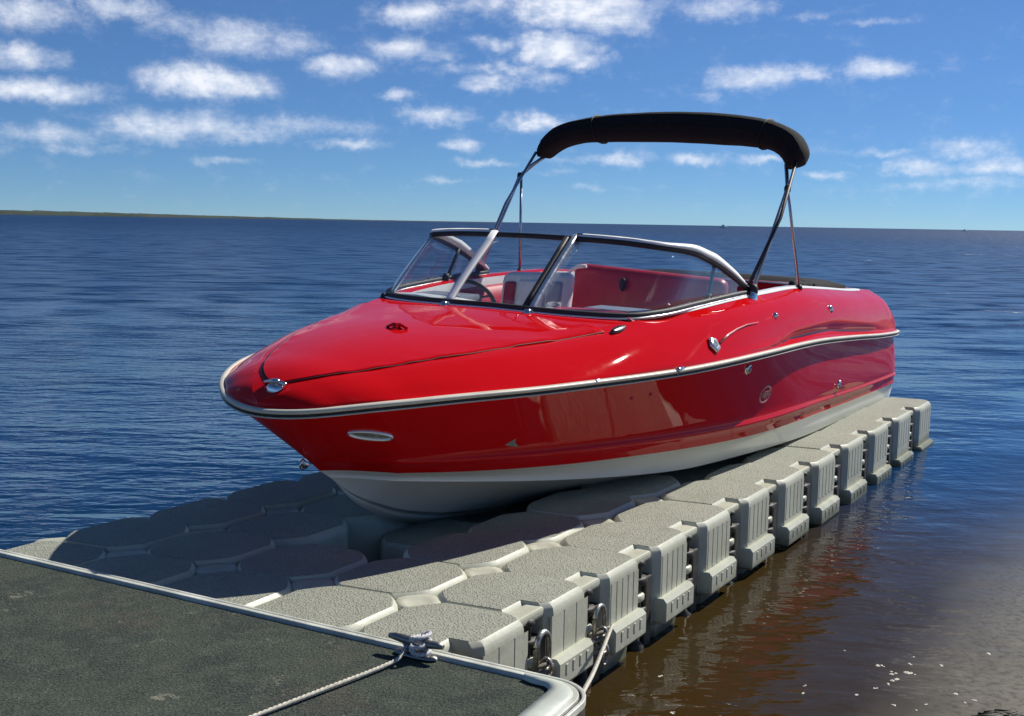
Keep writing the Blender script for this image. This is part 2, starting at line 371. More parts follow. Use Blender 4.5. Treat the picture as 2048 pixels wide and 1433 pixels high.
rt = rail_t(sR)-.03*fd; rz = rail_z(sR)-.018
rowR = np.stack([sR+.02*(1-fd), rt, rz], 1)
rowW = np.stack([sW, Wt(sW)*np.clip(u*30, 0, 1), Wz(sW)], 1)
rowC = np.stack([sC, Ct(sC)*np.clip(u*30, 0, 1), Cz(sC)], 1)
rowK = np.stack([sK, 0*sK, Kz(sK)], 1)
def between(a, b, v, bulge=0.):
    P = a*(1-v)+b*v; P = P.copy(); P[:, 1] += bulge*4*v*(1-v)*np.clip(u*8, 0, 1); return P
def ridge(P, dt): Q = P.copy(); Q[:, 1] += dt*np.clip(u*20, 0, 1); return Q
concave = -.05*np.clip(1-u*1.6, 0, 1)+.012
red_rows = [rowR]+[between(rowR, rowW, v) for v in np.linspace(.08, .76, 9)]
for k, v in enumerate(np.linspace(.08, .76, 9)): red_rows[k+1][:, 1] += concave*4*v*(1-v)*np.clip(u*8, 0, 1)
red_rows += [ridge(between(rowR, rowW, .79), .004), ridge(between(rowR, rowW, .81), .016), ridge(between(rowR, rowW, .84), .018), ridge(between(rowR, rowW, .87), .002),
             ridge(between(rowR, rowW, .93), .0), rowW]
# hull sides: port and starboard red shell
mb = MB()
for sg in (1, -1):
    rows = [np.stack([r[:, 0], r[:, 1]*sg, r[:, 2]], 1) for r in red_rows]
    mb.grid(bl(np.array(rows)))
tr = [r[-1] for r in red_rows]
mb.grid(bl(np.array([[(p[0], p[1]*k, p[2]) for k in np.linspace(-1, 1, 9)] for p in tr])))
mb.build('hull_side', M_RED, boat, label='red hull sides with a moulded ridge above the white bottom')
# white bottom: narrow vertical band, chine, V bottom with two strakes
mb = MB(); wr = [rowW, ridge(between(rowW, rowC, .04), -.012), between(rowW, rowC, .5), ridge(rowC, 0), ridge(between(rowC, rowK, .015), .012), ridge(between(rowC, rowK, .05), -.02)]
for v0 in (.78,):
    wr += [between(rowC, rowK, v0-.04), between(rowC, rowK, v0)]
    q = between(rowC, rowK, v0+.004); q[:, 2] += .016*np.clip(u*6, 0, 1); wr.append(q)
wr += [between(rowC, rowK, .85), rowK]
for sg in (1, -1): mb.grid(bl(np.array([np.stack([r[:, 0], r[:, 1]*sg, r[:, 2]], 1) for r in wr])))
mb.grid(bl(np.array([[(p[0], p[1]*k, p[2]) for k in np.linspace(-1, 1, 9)] for p in [r[-1] for r in wr]])))
mb.build('hull_bottom', M_WHITE, boat, label='white V bottom of the boat')

# rub rail round the hull
ss = np.r_[LH*np.linspace(0, 1, 120)**1.9]
ss = np.r_[ss[:-1], 7.1, 7.15]
port = np.stack([ss, rail_t(ss), rail_z(ss)], 1); stb = port[::-1].copy(); stb[:, 1] *= -1
loop = np.r_[stb[:-1], port]
nrm = np.array([0, 0, 1.])
def railbuild(name, mat, prof, **k):
    m_ = MB(); m_.sweep(bl(loop), [(a*.68, b*.60) for a, b in prof]); return m_.build(name, mat, boat, **k)
railbuild('rub_rail', M_RAIL, [(-.01, .0), (.02, -.001), (.030, .006), (.034, .017), (.028, .029), (.012, .034), (-.01, .034)], label='cream upper lip of the rub rail')
railbuild('rail_groove', M_RUBBER, [(-.01, -.019), (.018, -.019), (.020, -.010), (.018, -.002), (-.01, -.002)])
railbuild('rail_lip', M_RAIL, [(-.01, -.032), (.018, -.032), (.026, -.027), (.018, -.021), (-.01, -.021)])
for s_ in (1.47, 2.02):
    mb = MB(); z_ = float(rail_z(s_)[0]); t_ = float(rail_t(s_))
for px, py in ((1215, 770), (1065, 775)): pass

# deck: foredeck, side decks
DS = [.0, .05, .15, .42, .8, 1.3, 1.8, 2.3, 3.0, 3.6, 4.2, 5.0, 6.0, 6.5, 6.85, 7.03, 7.13, 7.18]
DP = [  # (t,z) from rail inwards: P1, P2, P3(crease), P4 (windshield base / gunwale edge)
 [(0, 1.125), (0, 1.13), (0, 1.135), (0, 1.14)],
 [(.15, 1.135), (.12, 1.155), (.09, 1.17), (.07, 1.178)],
 [(.285, 1.16), (.235, 1.19), (.17, 1.215), (.12, 1.226)],
 [(.51, 1.183), (.44, 1.225), (.345, 1.262), (.26, 1.277)],
 [(.735, 1.20), (.66, 1.25), (.555, 1.303), (.43, 1.326)],
 [(.935, 1.212), (.855, 1.275), (.75, 1.335), (.62, 1.366)],
 [(1.07, 1.222), (1.0, 1.295), (.915, 1.358), (.80, 1.412)],
 [(1.145, 1.23), (1.09, 1.31), (1.02, 1.385), (.92, 1.448)],
 [(1.19, 1.24), (1.15, 1.325), (1.085, 1.42), (.975, 1.487)],
 [(1.195, 1.235), (1.17, 1.335), (1.105, 1.435), (.99, 1.502)],
 [(1.20, 1.225), (1.18, 1.33), (1.115, 1.435), (.99, 1.508)],
 [(1.195, 1.17), (1.18, 1.285), (1.115, 1.395), (.985, 1.468)],
 [(1.185, 1.10), (1.165, 1.21), (1.09, 1.335), (.96, 1.408)],
 [(1.175, 1.065), (1.15, 1.18), (1.075, 1.31), (.94, 1.388)],
 [(1.16, 1.05), (1.135, 1.155), (1.055, 1.28), (.92, 1.362)],
 [(1.135, 1.035), (1.11, 1.12), (1.03, 1.22), (.90, 1.30)],
 [(1.105, 1.015), (1.075, 1.07), (1.0, 1.13), (.87, 1.18)],
 [(1.06, .997), (1.03, 1.02), (.96, 1.045), (.85, 1.06)]]
_old = planf(1.23, 0, 3.4, 2.2, .6)
for _i, _s in enumerate(DS):
    if 0 < _s < 3:
        _k = float(rail_t0(_s)/_old(_s))
        DP[_i] = [(q[0]*_k**e, q[1]) for q, e in zip(DP[_i], (1, 1, .8, .6))]
sD = np.unique(np.r_[7.18*np.linspace(0, 1, 130)**1.6, np.linspace(6.4, 7.18, 24)])
DPi = hermite(DS, np.array(DP), sD)                       # n,4,2
P0 = np.stack([np.minimum(rail_t(sD), 9)-.006*np.clip(sD*6, 0, 1), rail_z(sD)+.018], 1)
ctl = np.concatenate([P0[:, None, :], DPi], 1)            # n,5,2
def across(c, m=18):                                      # smooth cross sections, crease at P3 kept tight
    out = []
    xs = np.array([0, 1, 2, 3, 4.]); xx = np.r_[np.linspace(0, 2.8, m-8, endpoint=False), np.linspace(2.8, 3.2, 4), np.linspace(3.35, 4, 5)]
    for q in c: out.append(hermite(xs, q, xx))
    return np.array(out), xx
acr, xx = across(ctl)
# sculpted scoop above the rail aft of the windscreen: a ledge with a raised lip
for i, s in enumerate(sD):
    k = math.exp(-((s-4.6)/1.7)**4) if s > 2 else 0
    top_ = np.interp(s, [3.0, 3.6, 4.6, 5.6, 6.6], [.6, 1.35, 1.55, 1.45, 1.1])
    for j, x in enumerate(xx):
        if 0 < x < 2.9:
            lip = math.exp(-((x-top_)/.16)**2); hol = math.exp(-((x-top_+.55)/.38)**2)
            acr[i, j, 0] += k*(.022*lip-.030*hol*(x > .15))
            acr[i, j, 1] += k*.006*lip
deck_rows = np.concatenate([np.repeat(sD[:, None, None], acr.shape[1], 1), acr], 2)
mb = MB()
for sg in (1, -1): mb.grid(bl(deck_rows*[1, sg, 1]))
# stern end of the deck
mb.grid(bl(np.array([[(p[0], p[1]*k, p[2]) for k in np.linspace(-1, 1, 9)] for p in deck_rows[-1]])))
mb.build('side_deck', M_RED, boat, label='glossy red deck sides and gunwales, sculpted towards the stern')
# foredeck crown with hatch panel, set a little lower than its surround by a groove
S1 = 1.86
sF = np.unique(np.r_[S1*np.linspace(0.004, 1, 60)**1.2]); P4 = hermite(DS, np.array(DP)[:, 3], sF)
zd = hermite([0, .15, .42, .8, 1.3, S1], [1.145, 1.235, 1.30, 1.358, 1.402, 1.435], sF)
rows = []
def crown(s):
    p = hermite(DS, np.array(DP)[:, 3], s)[0]; z0 = float(hermite([0, .15, .42, .8, 1.3, S1], [1.145, 1.235, 1.30, 1.358, 1.402, 1.435], s)[0]); return p, z0
panel_in = lambda s: np.interp(s, [.15, .2, .28, .42, .8, 1.3, 1.62, 1.66], [0, .5, .72, .80, .88, .92, .93, .90])
vv = np.linspace(-1, 1, 61)
for s, p, z0 in zip(sF, P4, zd):
    row = []
    for v in vv:
        z = z0-(z0-p[1])*abs(v)**1.9
        row.append((s, p[0]*v, z))
    rows.append(row)
mb = MB(); mb.grid(bl(np.array(rows)))
mb.build('foredeck', M_RED, boat, label='smooth crowned red foredeck')
# raised hatch panel over the foredeck with a visible shadow gap around it
def hatch_outline(k=1.0):
    o = []
    for s in np.linspace(.17, 1.62, 30): o.append((s, float(np.interp(s, [.17, .19, .23, .3, .42, .8, 1.3, 1.62], [0, .05, .105, .16, .24, .39, .54, .62])) * k))
    return o
hs = np.r_[.10, .103, .11, .125, .145, .17, .20, .23, .27, np.linspace(.32, 1.62, 30), 1.635, 1.645]
hw = np.interp(hs, [.10, .103, .11, .125, .145, .17, .20, .23, .27, .35, .5, .8, 1.3, 1.58, 1.62, 1.635, 1.645], [0.002, .02, .04, .07, .10, .13, .16, .185, .215, .27, .355, .505, .685, .775, .79, .77, .70])
def hz(s, t_):
    p, z0 = crown(s); a_ = abs(t_)
    if a_ <= p[0]: return z0-(z0-p[1])*(a_/max(p[0], 1e-3))**1.9
    i_ = int(np.argmin(np.abs(sD-s))); q_ = deck_rows[i_]; o_ = np.argsort(q_[:, 1]); return float(np.interp(a_, q_[o_, 1], q_[o_, 2]))
rows = []
for s, w_ in zip(hs, hw):
    row = [(s, -w_, hz(s, w_)-.004)]+[(s, w_*v, hz(s, w_*v)+(.010 if abs(v) < .99 else .005)) for v in np.r_[-.998, -.985, np.linspace(-.96, .96, 33), .985, .998]]+[(s, w_, hz(s, w_)-.004)]
    rows.append(row)
rows = [[(hs[0]-.004, p[1], p[2]-.012) for p in rows[0]]]+rows+[[(hs[-1]+.005, p[1], p[2]-.012) for p in rows[-1]]]
mb = MB(); mb.grid(bl(np.array(rows))); mb.build('hatch_panel', M_RED, boat, label='flush red hatch panel on the foredeck, edged by a groove')
# dark strip stands in for the shaded groove round the hatch panel
path = [(s, w_+.004, hz(s, w_+.004)+.003) for s, w_ in zip(hs, hw)]; path = [(p[0], -p[1], p[2]) for p in path[::-1]]+path
mb = MB(); mb.sweep(bl(np.array(path+[path[0]])), rect(.006, .005)); mb.build('hatch_groove', material('dark_red_groove', (.11, .004, .008), .6), boat)

# cockpit liner
def gun(s): return hermite(DS, np.array(DP)[:, 3], s)
sL = np.linspace(1.98, 6.3, 50); g = gun(sL)
g[0] = (.84, 1.43)
mb = MB(); rows = []
for s, (t_, z_) in zip(sL, g):
    rows.append([(s, t_+.012, z_-.004), (s, t_+.004, z_+.010), (s, t_-.05, z_+.012), (s, t_-.085, z_-.004), (s, t_-.10, z_-.07), (s, t_-.13, .95), (s, t_-.16, .72), (s, 0, .70)])
for sg in (1, -1): mb.grid(bl(np.array(rows)[:, (0 if sg > 0 else 3):]*[1, sg, 1]))
m_ = MB(); m_.grid(bl(np.array(rows)[:, :4]*[1, -1, 1])); m_.build('coaming_lip', M_RED, boat)
mb.build('cockpit_liner', M_LINER, boat, label='white moulded cockpit liner and coaming')
# red padded inner side panels
mb = MB(); rows = []
for s in np.linspace(2.75, 5.4, 30):
    t_, z_ = gun(s)[0]; e = min(1, min(s-2.75, 5.4-s)/.12)**.5
    rows.append([(s, t_-.100, z_-.055), (s, t_-.105-.05*e, z_-.07), (s, t_-.115-.06*e, z_-.20), (s, t_-.12-.05*e, z_-.34), (s, t_-.12, z_-.36)])
for sg in (1, -1): mb.grid(bl(np.array(rows)*[1, sg, 1]))
mb.build('side_bolster', M_REDV, boat, label='red padded bolsters along the cockpit sides')
# lower side shelf, pinkish white cushions
for sg in (-1, 1):
    mb = MB(); mb.box(b3(3.05, sg*.60, 1.06), (.62, .40, .12), .03); mb.box(b3(3.05, sg*.60, .86), (.5, .36, .28), .03); mb.build('seat_base', M_VINYL, boat, smooth=False)
def padded(mb_, s0, s1, t0, t1, z0, z1, r=.05, lean=0., slope=0., mi=0):
    """rounded upholstered block, leaning aft by lean per metre of height, top falling by slope from t0 to t1"""
    bm = bmesh.new(); bmesh.ops.create_cube(bm, size=1)
    for v in bm.verts: v.co = Vector(((s0+s1)/2+v.co.x*(s1-s0), (t0+t1)/2+v.co.y*(t1-t0), (z0+z1)/2+v.co.z*(z1-z0)))
    bmesh.ops.bevel(bm, geom=bm.edges[:], offset=r, segments=4, affect='EDGES', profile=.5)
    bm.verts.ensure_lookup_table(); vs_ = []
    for v in bm.verts:
        x, y, z = v.co; k = (z-z0)/(z1-z0); vs_.append(b3(x+lean*(z-z0), y, z+k*slope*(y-(t0+t1)/2)))
    mb_.add(vs_, [tuple(v.index for v in f.verts) for f in bm.faces], mi); bm.free()
def seat(s0, t0, top, wd, shell, insert, slope=0.):
    root = empty('bucket_seat', parent=boat)
    m_ = MB(); padded(m_, s0, s0+.13, t0-wd/2, t0+wd/2, 1.0, top, .055, .18, slope); m_.build('seat_back', shell, root)
    m_ = MB(); padded(m_, s0-.02, s0+.03, t0-wd/2+.05, t0-wd/2+.13, 1.06, top-.07, .018, .18, slope); m_.build('seat_insert', insert, root)
    m_ = MB(); padded(m_, s0-.022, s0+.03, t0-wd/2+.15, t0+wd/2-.16, 1.06, top-.05, .022, .18, slope); m_.build('seat_pad', shell, root)
    m_ = MB(); padded(m_, s0-.018, s0+.03, t0+wd/2-.14, t0+wd/2-.04, 1.06, top-.05, .018, .18, slope); m_.build('seat_wing', M_GREYP if shell is M_VINYL else shell, root)
    m_ = MB(); padded(m_, s0-.42, s0+.02, t0-wd/2+.02, t0+wd/2-.02, .98, 1.12, .05); m_.build('seat_cushion', shell, root)
    m_ = MB(); m_.lathe([(.001, .28), (.05, .28), (.05, .05), (.16, .02), (.17, 0)], b3(s0-.15, t0, .70), seg=14); m_.build('pedestal', M_CHROME, root)
M_GREYP = material('pale_grey_vinyl', (.40, .40, .46), .4, var=.12, vscale=12)
seat(2.95, -.42, 1.56, .52, M_VINYL, M_REDV, .05); seat(3.0, .46, 1.32, .5, M_REDV, M_VINYL)
# red bench back across the boat with white piping on its rounded end
bench = empty('rear_bench', parent=boat)
m_ = MB(); padded(m_, 3.78, 3.92, -.55, .62, .95, 1.575, .06, .1, -.04); m_.build('bench_back', M_REDV, bench)
m_ = MB(); padded(m_, 3.02, 3.80, -.50, .60, 1.02, 1.20, .05); m_.build('bench_seat', M_PINKV, bench)
m_ = MB(); m_.tube([b3(3.77, -.40, 1.585), b3(3.765, -.47, 1.575), b3(3.76, -.525, 1.545), b3(3.752, -.55, 1.49), b3(3.742, -.555, 1.40), b3(3.735, -.54, 1.20)], .014, 8); m_.build('piping', M_VINYL, bench)
m_ = MB(); m_.lathe([(.001, .02), (.04, .016), (.05, 0)], b3(3.80, -.12, 1.47), axis=(-1, 0, .1), seg=14, squash=(.5, 1)); m_.build('grab_handle', M_RUBBER, bench)
m_ = MB(); m_.grid([[b3(3.45+.12*k*x, .22+.20*k*y, 1.205+.012*(1-k)) for x, y in circ(1, 20)] for k in (1, .8, .5, .02)], closed=True); m_.build('grey_oval', M_GREYV, bench)  # grey oval lying on the bench seat
# dash consoles either side of the walk-through
for sg, nm in ((1, 'port_console'), (-1, 'helm_console')):
    rows = []
    for s, zt, zb in ((1.90, 1.425, .9), (2.0, 1.44, .72), (2.28, 1.40, .71), (2.34, 1.36, .71), (2.36, 1.20, .71), (2.36, .72, .71)):
        rows.append([(s, .28, zb), (s, .28, zt), (s, .34, zt+.012), (s, .6, zt+.02), (s, .80, zt+.01), (s, .86, zt-.03)])
    mb = MB(); mb.grid(bl(np.array(rows)*[1, sg, 1])); o = mb.build('dash_console', M_REDV if sg > 0 else M_LINER, boat, label=('red dashboard pod on the near side' if sg > 0 else 'white dashboard pod at the helm'))
    mb = MB(); mb.box(b3(2.25, sg*.58, 1.43), (.22, .34, .035), .012); mb.build('instrument_panel', M_GREYV, boat, smooth=False)
mb = MB(); a = np.linspace(0, 2*math.pi, 33); tilt = R(35)
mb.tube([b3(2.52+  .14*math.sin(x)*math.sin(tilt)*-1, -.55+.14*math.cos(x), 1.40+.14*math.sin(x)*math.cos(tilt)) for x in a], .014, 8, caps=False)
for q in (0.3, 2.8, 4.7): mb.tube([b3(2.52, -.55, 1.40), b3(2.52-.14*math.sin(q)*math.sin(tilt), -.55+.14*math.cos(q), 1.40+.14*math.sin(q)*math.cos(tilt))], .008, 6)
mb.tube([b3(2.52, -.55, 1.40), b3(2.34, -.55, 1.33)], .022, 8); mb.build('steering_wheel', M_RUBBER, boat)
# aft deck and black sun pad
mb = MB(); rows = []
for s in np.r_[np.linspace(5.35, 6.9, 14), np.linspace(6.95, 7.17, 8)]:
    t_, z_ = gun(s)[0]; rows.append([(s, t_*k+.004*np.sign(k), z_-.002+.02*(1-k*k)) for k in np.linspace(-1, 1, 15)])
mb.grid(bl(np.array(rows))); mb.grid(bl(np.array([rows[0], [(p[0]-.0, p[1], .72) for p in rows[0]]]))); mb.build('aft_deck', M_RED, boat, label='red aft deck over the engine')
mb = MB(); rows = []
for s in np.linspace(5.45, 6.45, 16):
    e = min(1, min(s-5.45, 6.45-s)/.1)**.5; z_ = float(gun(s)[0][1])
    rows.append([(s, -.80, z_+.0)]+[(s, .80*k, z_+.03+.045*e*(1-abs(k)**8)) for k in np.linspace(-1, 1, 19)]+[(s, .80, z_+.0)])
mb.grid(bl(np.array(rows))); mb.build('sun_pad', M_CANVAS, boat, label='black cover over the aft sun pad')
mb = MB(); mb.tube([b3(4.35+k*.1, .93-.03*k*.5, float(gun(4.35+k*.1)[0][1])+.022+.006*math.sin(k*1.7)) for k in range(0, 14)], .020, 8); mb.build('cover_roll', M_CANVAS, boat)
# windscreen ------------------------------------------------------------
BASE = np.array([(1.80, 0, 1.437), (1.805, .27, 1.434), (1.84, .55, 1.430), (1.93, .78, 1.432), (2.10, .875, 1.446), (2.5, .925, 1.472), (3.0, .955, 1.497), (3.32, .965, 1.508)])
TOP = np.array([(2.27, 0, 1.823), (2.275, .27, 1.820), (2.29, .55, 1.812), (2.33, .76, 1.795), (2.50, .86, 1.775), (2.75, .905, 1.722), (3.05, .94, 1.628), (3.33, .965, 1.522)])
xs = np.array([0, .27, .55, .82, 1.05, 1.45, 1.9, 2.2])
def wcurve(Q, x): q = hermite(xs, Q, np.abs(x)); q = q.copy(); q[:, 1] *= np.sign(x)+(x == 0); return q
xa = np.r_[np.linspace(-2.2, 2.2, 111)]
base = wcurve(BASE, xa); topc = wcurve(TOP, xa)
ws = empty('windscreen', parent=boat)
mb = MB(); mb.sweep(bl(base+[0, 0, .008]), rect(.040, .034, .006)); mb.build('base_frame', M_RUBBER, ws)
mb = MB(); mb.sweep(bl(base+[-.012, 0, -.004]), rect(.052, .012, .003)); mb.build('base_trim', M_ALU, ws)
mb = MB(); mb.sweep(bl(topc), rect(.022, .030, .005)); mb.build('top_frame', M_RUBBER, ws)
k1 = np.abs(xa) > .0
# bright cap on the top frame, widening into flat aluminium arms aft
for sg in (1, -1):
    sel = xa*sg > .27; P = topc[sel]+[0, 0, .006]; P = P if sg > 0 else P[::-1]
    xx_ = np.abs(xa[sel]); xx_ = xx_ if sg > 0 else xx_[::-1]
    wdt = np.interp(xx_, [.27, .9, 1.15, 1.6, 2.0, 2.2], [.022, .024, .045, .06, .045, .02])
    rows = []
    for (s, t_, z_), w_ in zip(P, wdt):
        si = np.sign(t_); rows.append([(s, t_+si*.014, z_+.008), (s+.2*w_, t_-si*.1*w_, z_+.010+.75*w_), (s+.2*w_, t_-si*.7*w_, z_+.004+.7*w_), (s, t_-si*.3*w_, z_+.0)])
    mb = MB(); mb.grid(bl(np.array(rows)), closed=True); mb.build('top_cap', material('white_trim_alloy', (.85, .86, .86), .4, metal=.0, rvar=.05), ws)
def strut(x0, x1=None, w_=.045, mat=M_ALU, nm='mullion', lift=0.):
    a_ = wcurve(BASE, np.array([x0]))[0]; b_ = wcurve(TOP, np.array([x0 if x1 is None else x1]))[0]
    m_ = MB(); n_ = 9; P = [a_*(1-v)+b_*v+[-.016-.01*math.sin(v*3.14), 0, 0] for v in np.linspace(-.06, 1.04, n_)]
    m_.sweep(bl(np.array(P)), rect(w_, .024, .006), up=(1, 0, 0)); return m_.build(nm, mat, ws)
strut(-.27, w_=.048, mat=material('bright_alloy', (.85, .86, .84), .4, coat=.3)); strut(.27, w_=.034); 
m_ = MB(); a_ = wcurve(BASE, np.array([.225]))[0]; b_ = wcurve(TOP, np.array([.225]))[0]
m_.sweep(bl(np.array([a_*(1-v)+b_*v+[-.012, 0, 0] for v in np.linspace(0, 1, 6)])), rect(.03, .03, .004), up=(1, 0, 0)); m_.build('door_frame', M_RUBBER, ws)
m_ = MB(); a_ = wcurve(BASE, np.array([-.80]))[0]; b_ = wcurve(TOP, np.array([-.80]))[0]
m_.sweep(bl(np.array([a_*(1-v)+b_*v for v in np.linspace(0, 1, 6)])), rect(.014, .018, .003), up=(1, 0, 0)); m_.build('corner_post', M_ALU, ws)
for sg in (1, -1):
    a_ = wcurve(BASE, np.array([1.62*sg]))[0]; b_ = wcurve(TOP, np.array([1.62*sg]))[0]
    m_ = MB(); m_.sweep(bl(np.array([a_*(1-v)+b_*v+[-.0+.05*(1-v), -.02*sg, 0] for v in np.linspace(-.05, 1, 6)])), rect(.016, .024, .003), up=(1, 0, 0)); m_.build('side_brace', M_RUBBER, ws)
    m_ = MB(); m_.lathe([(.001, .05), (.018, .048), (.024, .03), (.02, .0)], b3(a_[0]+.05, a_[1]-.02*sg, a_[2]+.0), seg=10); m_.build('brace_foot', M_RUBBER, ws)
def pane(x0, x1, nm='glass_pane'):
    x = np.linspace(x0, x1, 26); a_ = wcurve(BASE, x)+[0, 0, .012]; b_ = wcurve(TOP, x)
    out = []
    for v in np.linspace(0, 1, 6):
        P = a_*(1-v)+b_*v; P[:, 0] -= .018*math.sin(v*math.pi); out.append(P)
    out = np.array(out); o2 = out+[.005, 0, -.001]; m_ = MB(); m_.grid(bl(out)); m_.grid(bl(o2)[:, ::-1])
    for q1, q2 in ((out[0], o2[0]), (out[-1], o2[-1]), (out[:, 0], o2[:, 0]), (out[:, -1], o2[:, -1])): m_.grid(bl(np.array([q1, q2])))
    m_.build(nm, M_GLASS, ws)
pane(-2.19, -.28); pane(-.26, .26); pane(.28, 2.19)
# hinge blob at the corner of the base frame (starboard) and screw feet
for x in (-.86, -.27, .27): 
    a_ = wcurve(BASE, np.array([x]))[0]; m_ = MB(); m_.lathe([(.001, .03), (.016, .028), (.022, .012), (.026, 0)], b3(a_[0]-.045, a_[1], a_[2]-.015), seg=10); m_.build('hinge_foot', M_CHROME if x > -.5 else M_RUBBER, ws)

# folded bimini top ------------------------------------------------------
bim = empty('bimini_top', parent=boat)
def onplane(px, py, s):       # where the sight line meets the athwartships plane s of the boat
    M_ = np.array([A, Tp, Zp]); r = M_ @ raydir(px, py); o = M_ @ (np.array([0, 0, CAM_H])-BO)+[0, 0, .4]
    return o+(s-o[0])/r[0]*r
outer = [(1066, 312), (1072, 293), (1088, 270), (1112, 250), (1150, 238), (1210, 228), (1280, 223), (1350, 221), (1430, 224), (1500, 232), (1550, 244), (1584, 262), (1601, 284), (1607, 306), (1600, 328)]
inner = [(1084, 316), (1096, 304), (1112, 295), (1134, 288), (1162, 284), (1214, 283), (1282, 283), (1350, 284), (1424, 288), (1488, 292), (1528, 298), (1548, 307), (1560, 318), (1566, 330), (1570, 338)]
uo = np.linspace(0, 14, 57)
O_ = hermite(np.arange(15), np.array([onplane(*p, 3.95) for p in outer]), uo); I_ = hermite(np.arange(15), np.array([onplane(*p, 3.95) for p in inner]), uo)
rows = []
for i, (o_, i_) in enumerate(zip(O_, I_)):
    mid = (o_+i_)/2; d = (o_-i_)/2; e = min(1, min(i, 56-i)/6)**.5; dp = .06+.08*e; row = []
    wr_ = 1+.02*noise.noise(Vector((i*.35, 0, 2)))
    for k in range(16):
        a = 2*math.pi*k/16; ca, sa = math.cos(a), math.sin(a)
        ca = math.copysign(abs(ca)**.7, ca); sa = math.copysign(abs(sa)**.8, sa)
        q = mid+d*sa*(1+.02*noise.noise(Vector((i*.5, k*.5, 7)))+.012*noise.noise(Vector((i*1.6, k*.9, 3)))); q = q+np.array([dp*ca*wr_+.10, 0, 0]); row.append(q)
    rows.append(row)
mb = MB(); mb.grid(bl(np.array(rows)), closed=True)
for e in (rows[0], rows[-1]): mb.add(bl(np.array(e)), [tuple(range(16))])
mb.build('folded_canopy', M_CANVAS, bim, label='black bimini canopy folded over its bows')
# piping seams along the boot
seam = np.array([r_[8] for r_ in rows]); seam2 = np.array([r_[6] for r_ in rows])
for q_ in (seam[4:-4], seam2[6:-6]):
    mb = MB(); mb.tube(bl(q_), .0045, 6); mb.build('canopy_piping', M_CANVAS, bim)
M_STRAP = material('black_webbing', (.012, .012, .014), .7)
for q_ in (18, 38):
    mb = MB(); ring_ = (np.array(rows[q_])+np.array(rows[q_+1]))/2; cen_ = ring_.mean(0); mb.sweep(bl(np.r_[cen_+(ring_-cen_)*1.01, cen_+(ring_[:1]-cen_)*1.01]), rect(.022, .002), up=(0, 1, 0), caps=False); mb.build('tie_strap', M_STRAP, bim)
M_POLE = material('dull_steel_pole', (.42, .45, .5), .28, metal=.9, rvar=.08)
def pole(nm, pts, r=.0125, mat=M_POLE):
    m_ = MB(); m_.tube(bl(np.array(pts, float)), r, 10); return m_.build(nm, mat, bim)
for sg in (1, -1):
    fs_ = 3.30 if sg > 0 else 3.28
    tj = onplane(1575, 378, 3.88) if sg > 0 else onplane(1040, 352, 3.88)
    te = onplane(1592, 325, 3.95) if sg > 0 else onplane(1072, 305, 3.95)
    ti = onplane(1572, 330, 4.05) if sg > 0 else onplane(1092, 312, 4.05)
    foot = np.array([fs_, 1.0*sg, 1.535])
    pole('main_bow', [foot, foot*.5+tj*.5+[0, 0, .0], tj, tj*.5+ti*.5+[0, 0, .01], ti], .0135)
    pole('front_bow', [foot+[-.03, -.02*sg, .03], foot*.45+te*.55+[-.03, .03*sg, 0], te], .011, M_RUBBER if sg > 0 else M_POLE)
    sf = np.array([4.30 if sg > 0 else 3.85, 1.0*sg, 1.50]); pole('rear_strut', [sf, tj+[.02, 0, -.02]], .010)
    for c_, r_ in ((foot, .030), (tj, .022), (sf, .024)):
        m_ = MB(); m_.lathe([(.001, r_*1.2), (r_*.7, r_*1.1), (r_, r_*.4), (r_, -r_*.6), (r_*.75, -r_*1.1), (.001, -r_*1.2)], b3(*c_), seg=10); m_.build('deck_hinge' if c_ is not tj else 'bow_slide', M_RUBBER, bim)
    m_ = MB(); m_.lathe([(.001, .03), (.03, .028), (.045, .012), (.05, -.03)], b3(fs_, 1.0*sg, 1.502), seg=12, squash=(1, .6)); m_.build('hinge_base', M_CHROME, bim)

# fittings ----------------------------------------------------------------
def surf_at(px, py, t_lo, t_hi, fn):
    """first point along the sight line where the boat's side surface fn(s,z)->t is reached"""
    M_ = np.array([A, Tp, Zp]); r = M_ @ raydir(px, py); o = M_ @ (np.array([0, 0, CAM_H])-BO)+[0, 0, .4]; prev = None
    for t_ in np.linspace(t_hi, t_lo, 900):
        l = (t_-o[1])/r[1]; q = o+l*r
        if q[0] < .02 or q[0] > 7.1: prev = None; continue
        e = t_-fn(q[0], q[2])
        if prev is not None and prev*e <= 0: return q
        prev = e
    return None
sideR = np.array(red_rows)
def hull_t(s, z):
    P = np.array([[np.interp(s, r[:, 0], r[:, 1]), np.interp(s, r[:, 0], r[:, 2])] for r in sideR]); o = np.argsort(P[:, 1]); return float(np.interp(z, P[o, 1], P[o, 0]))
def deck_t(s, z):
    i = int(np.clip(np.searchsorted(sD, s), 0, len(sD)-1)); q = deck_rows[i]; o = np.argsort(q[:, 2]); return float(np.interp(z, q[o, 2], q[o, 1]))
def normal_at(fn, q):
    e = .04; ds = (fn(q[0]+e, q[2])-fn(q[0]-e, q[2]))/(2*e); dz = (fn(q[0], q[2]+e)-fn(q[0], q[2]-e))/(2*e)
    n = np.array([-ds, 1, -dz]); return n/np.linalg.norm(n)
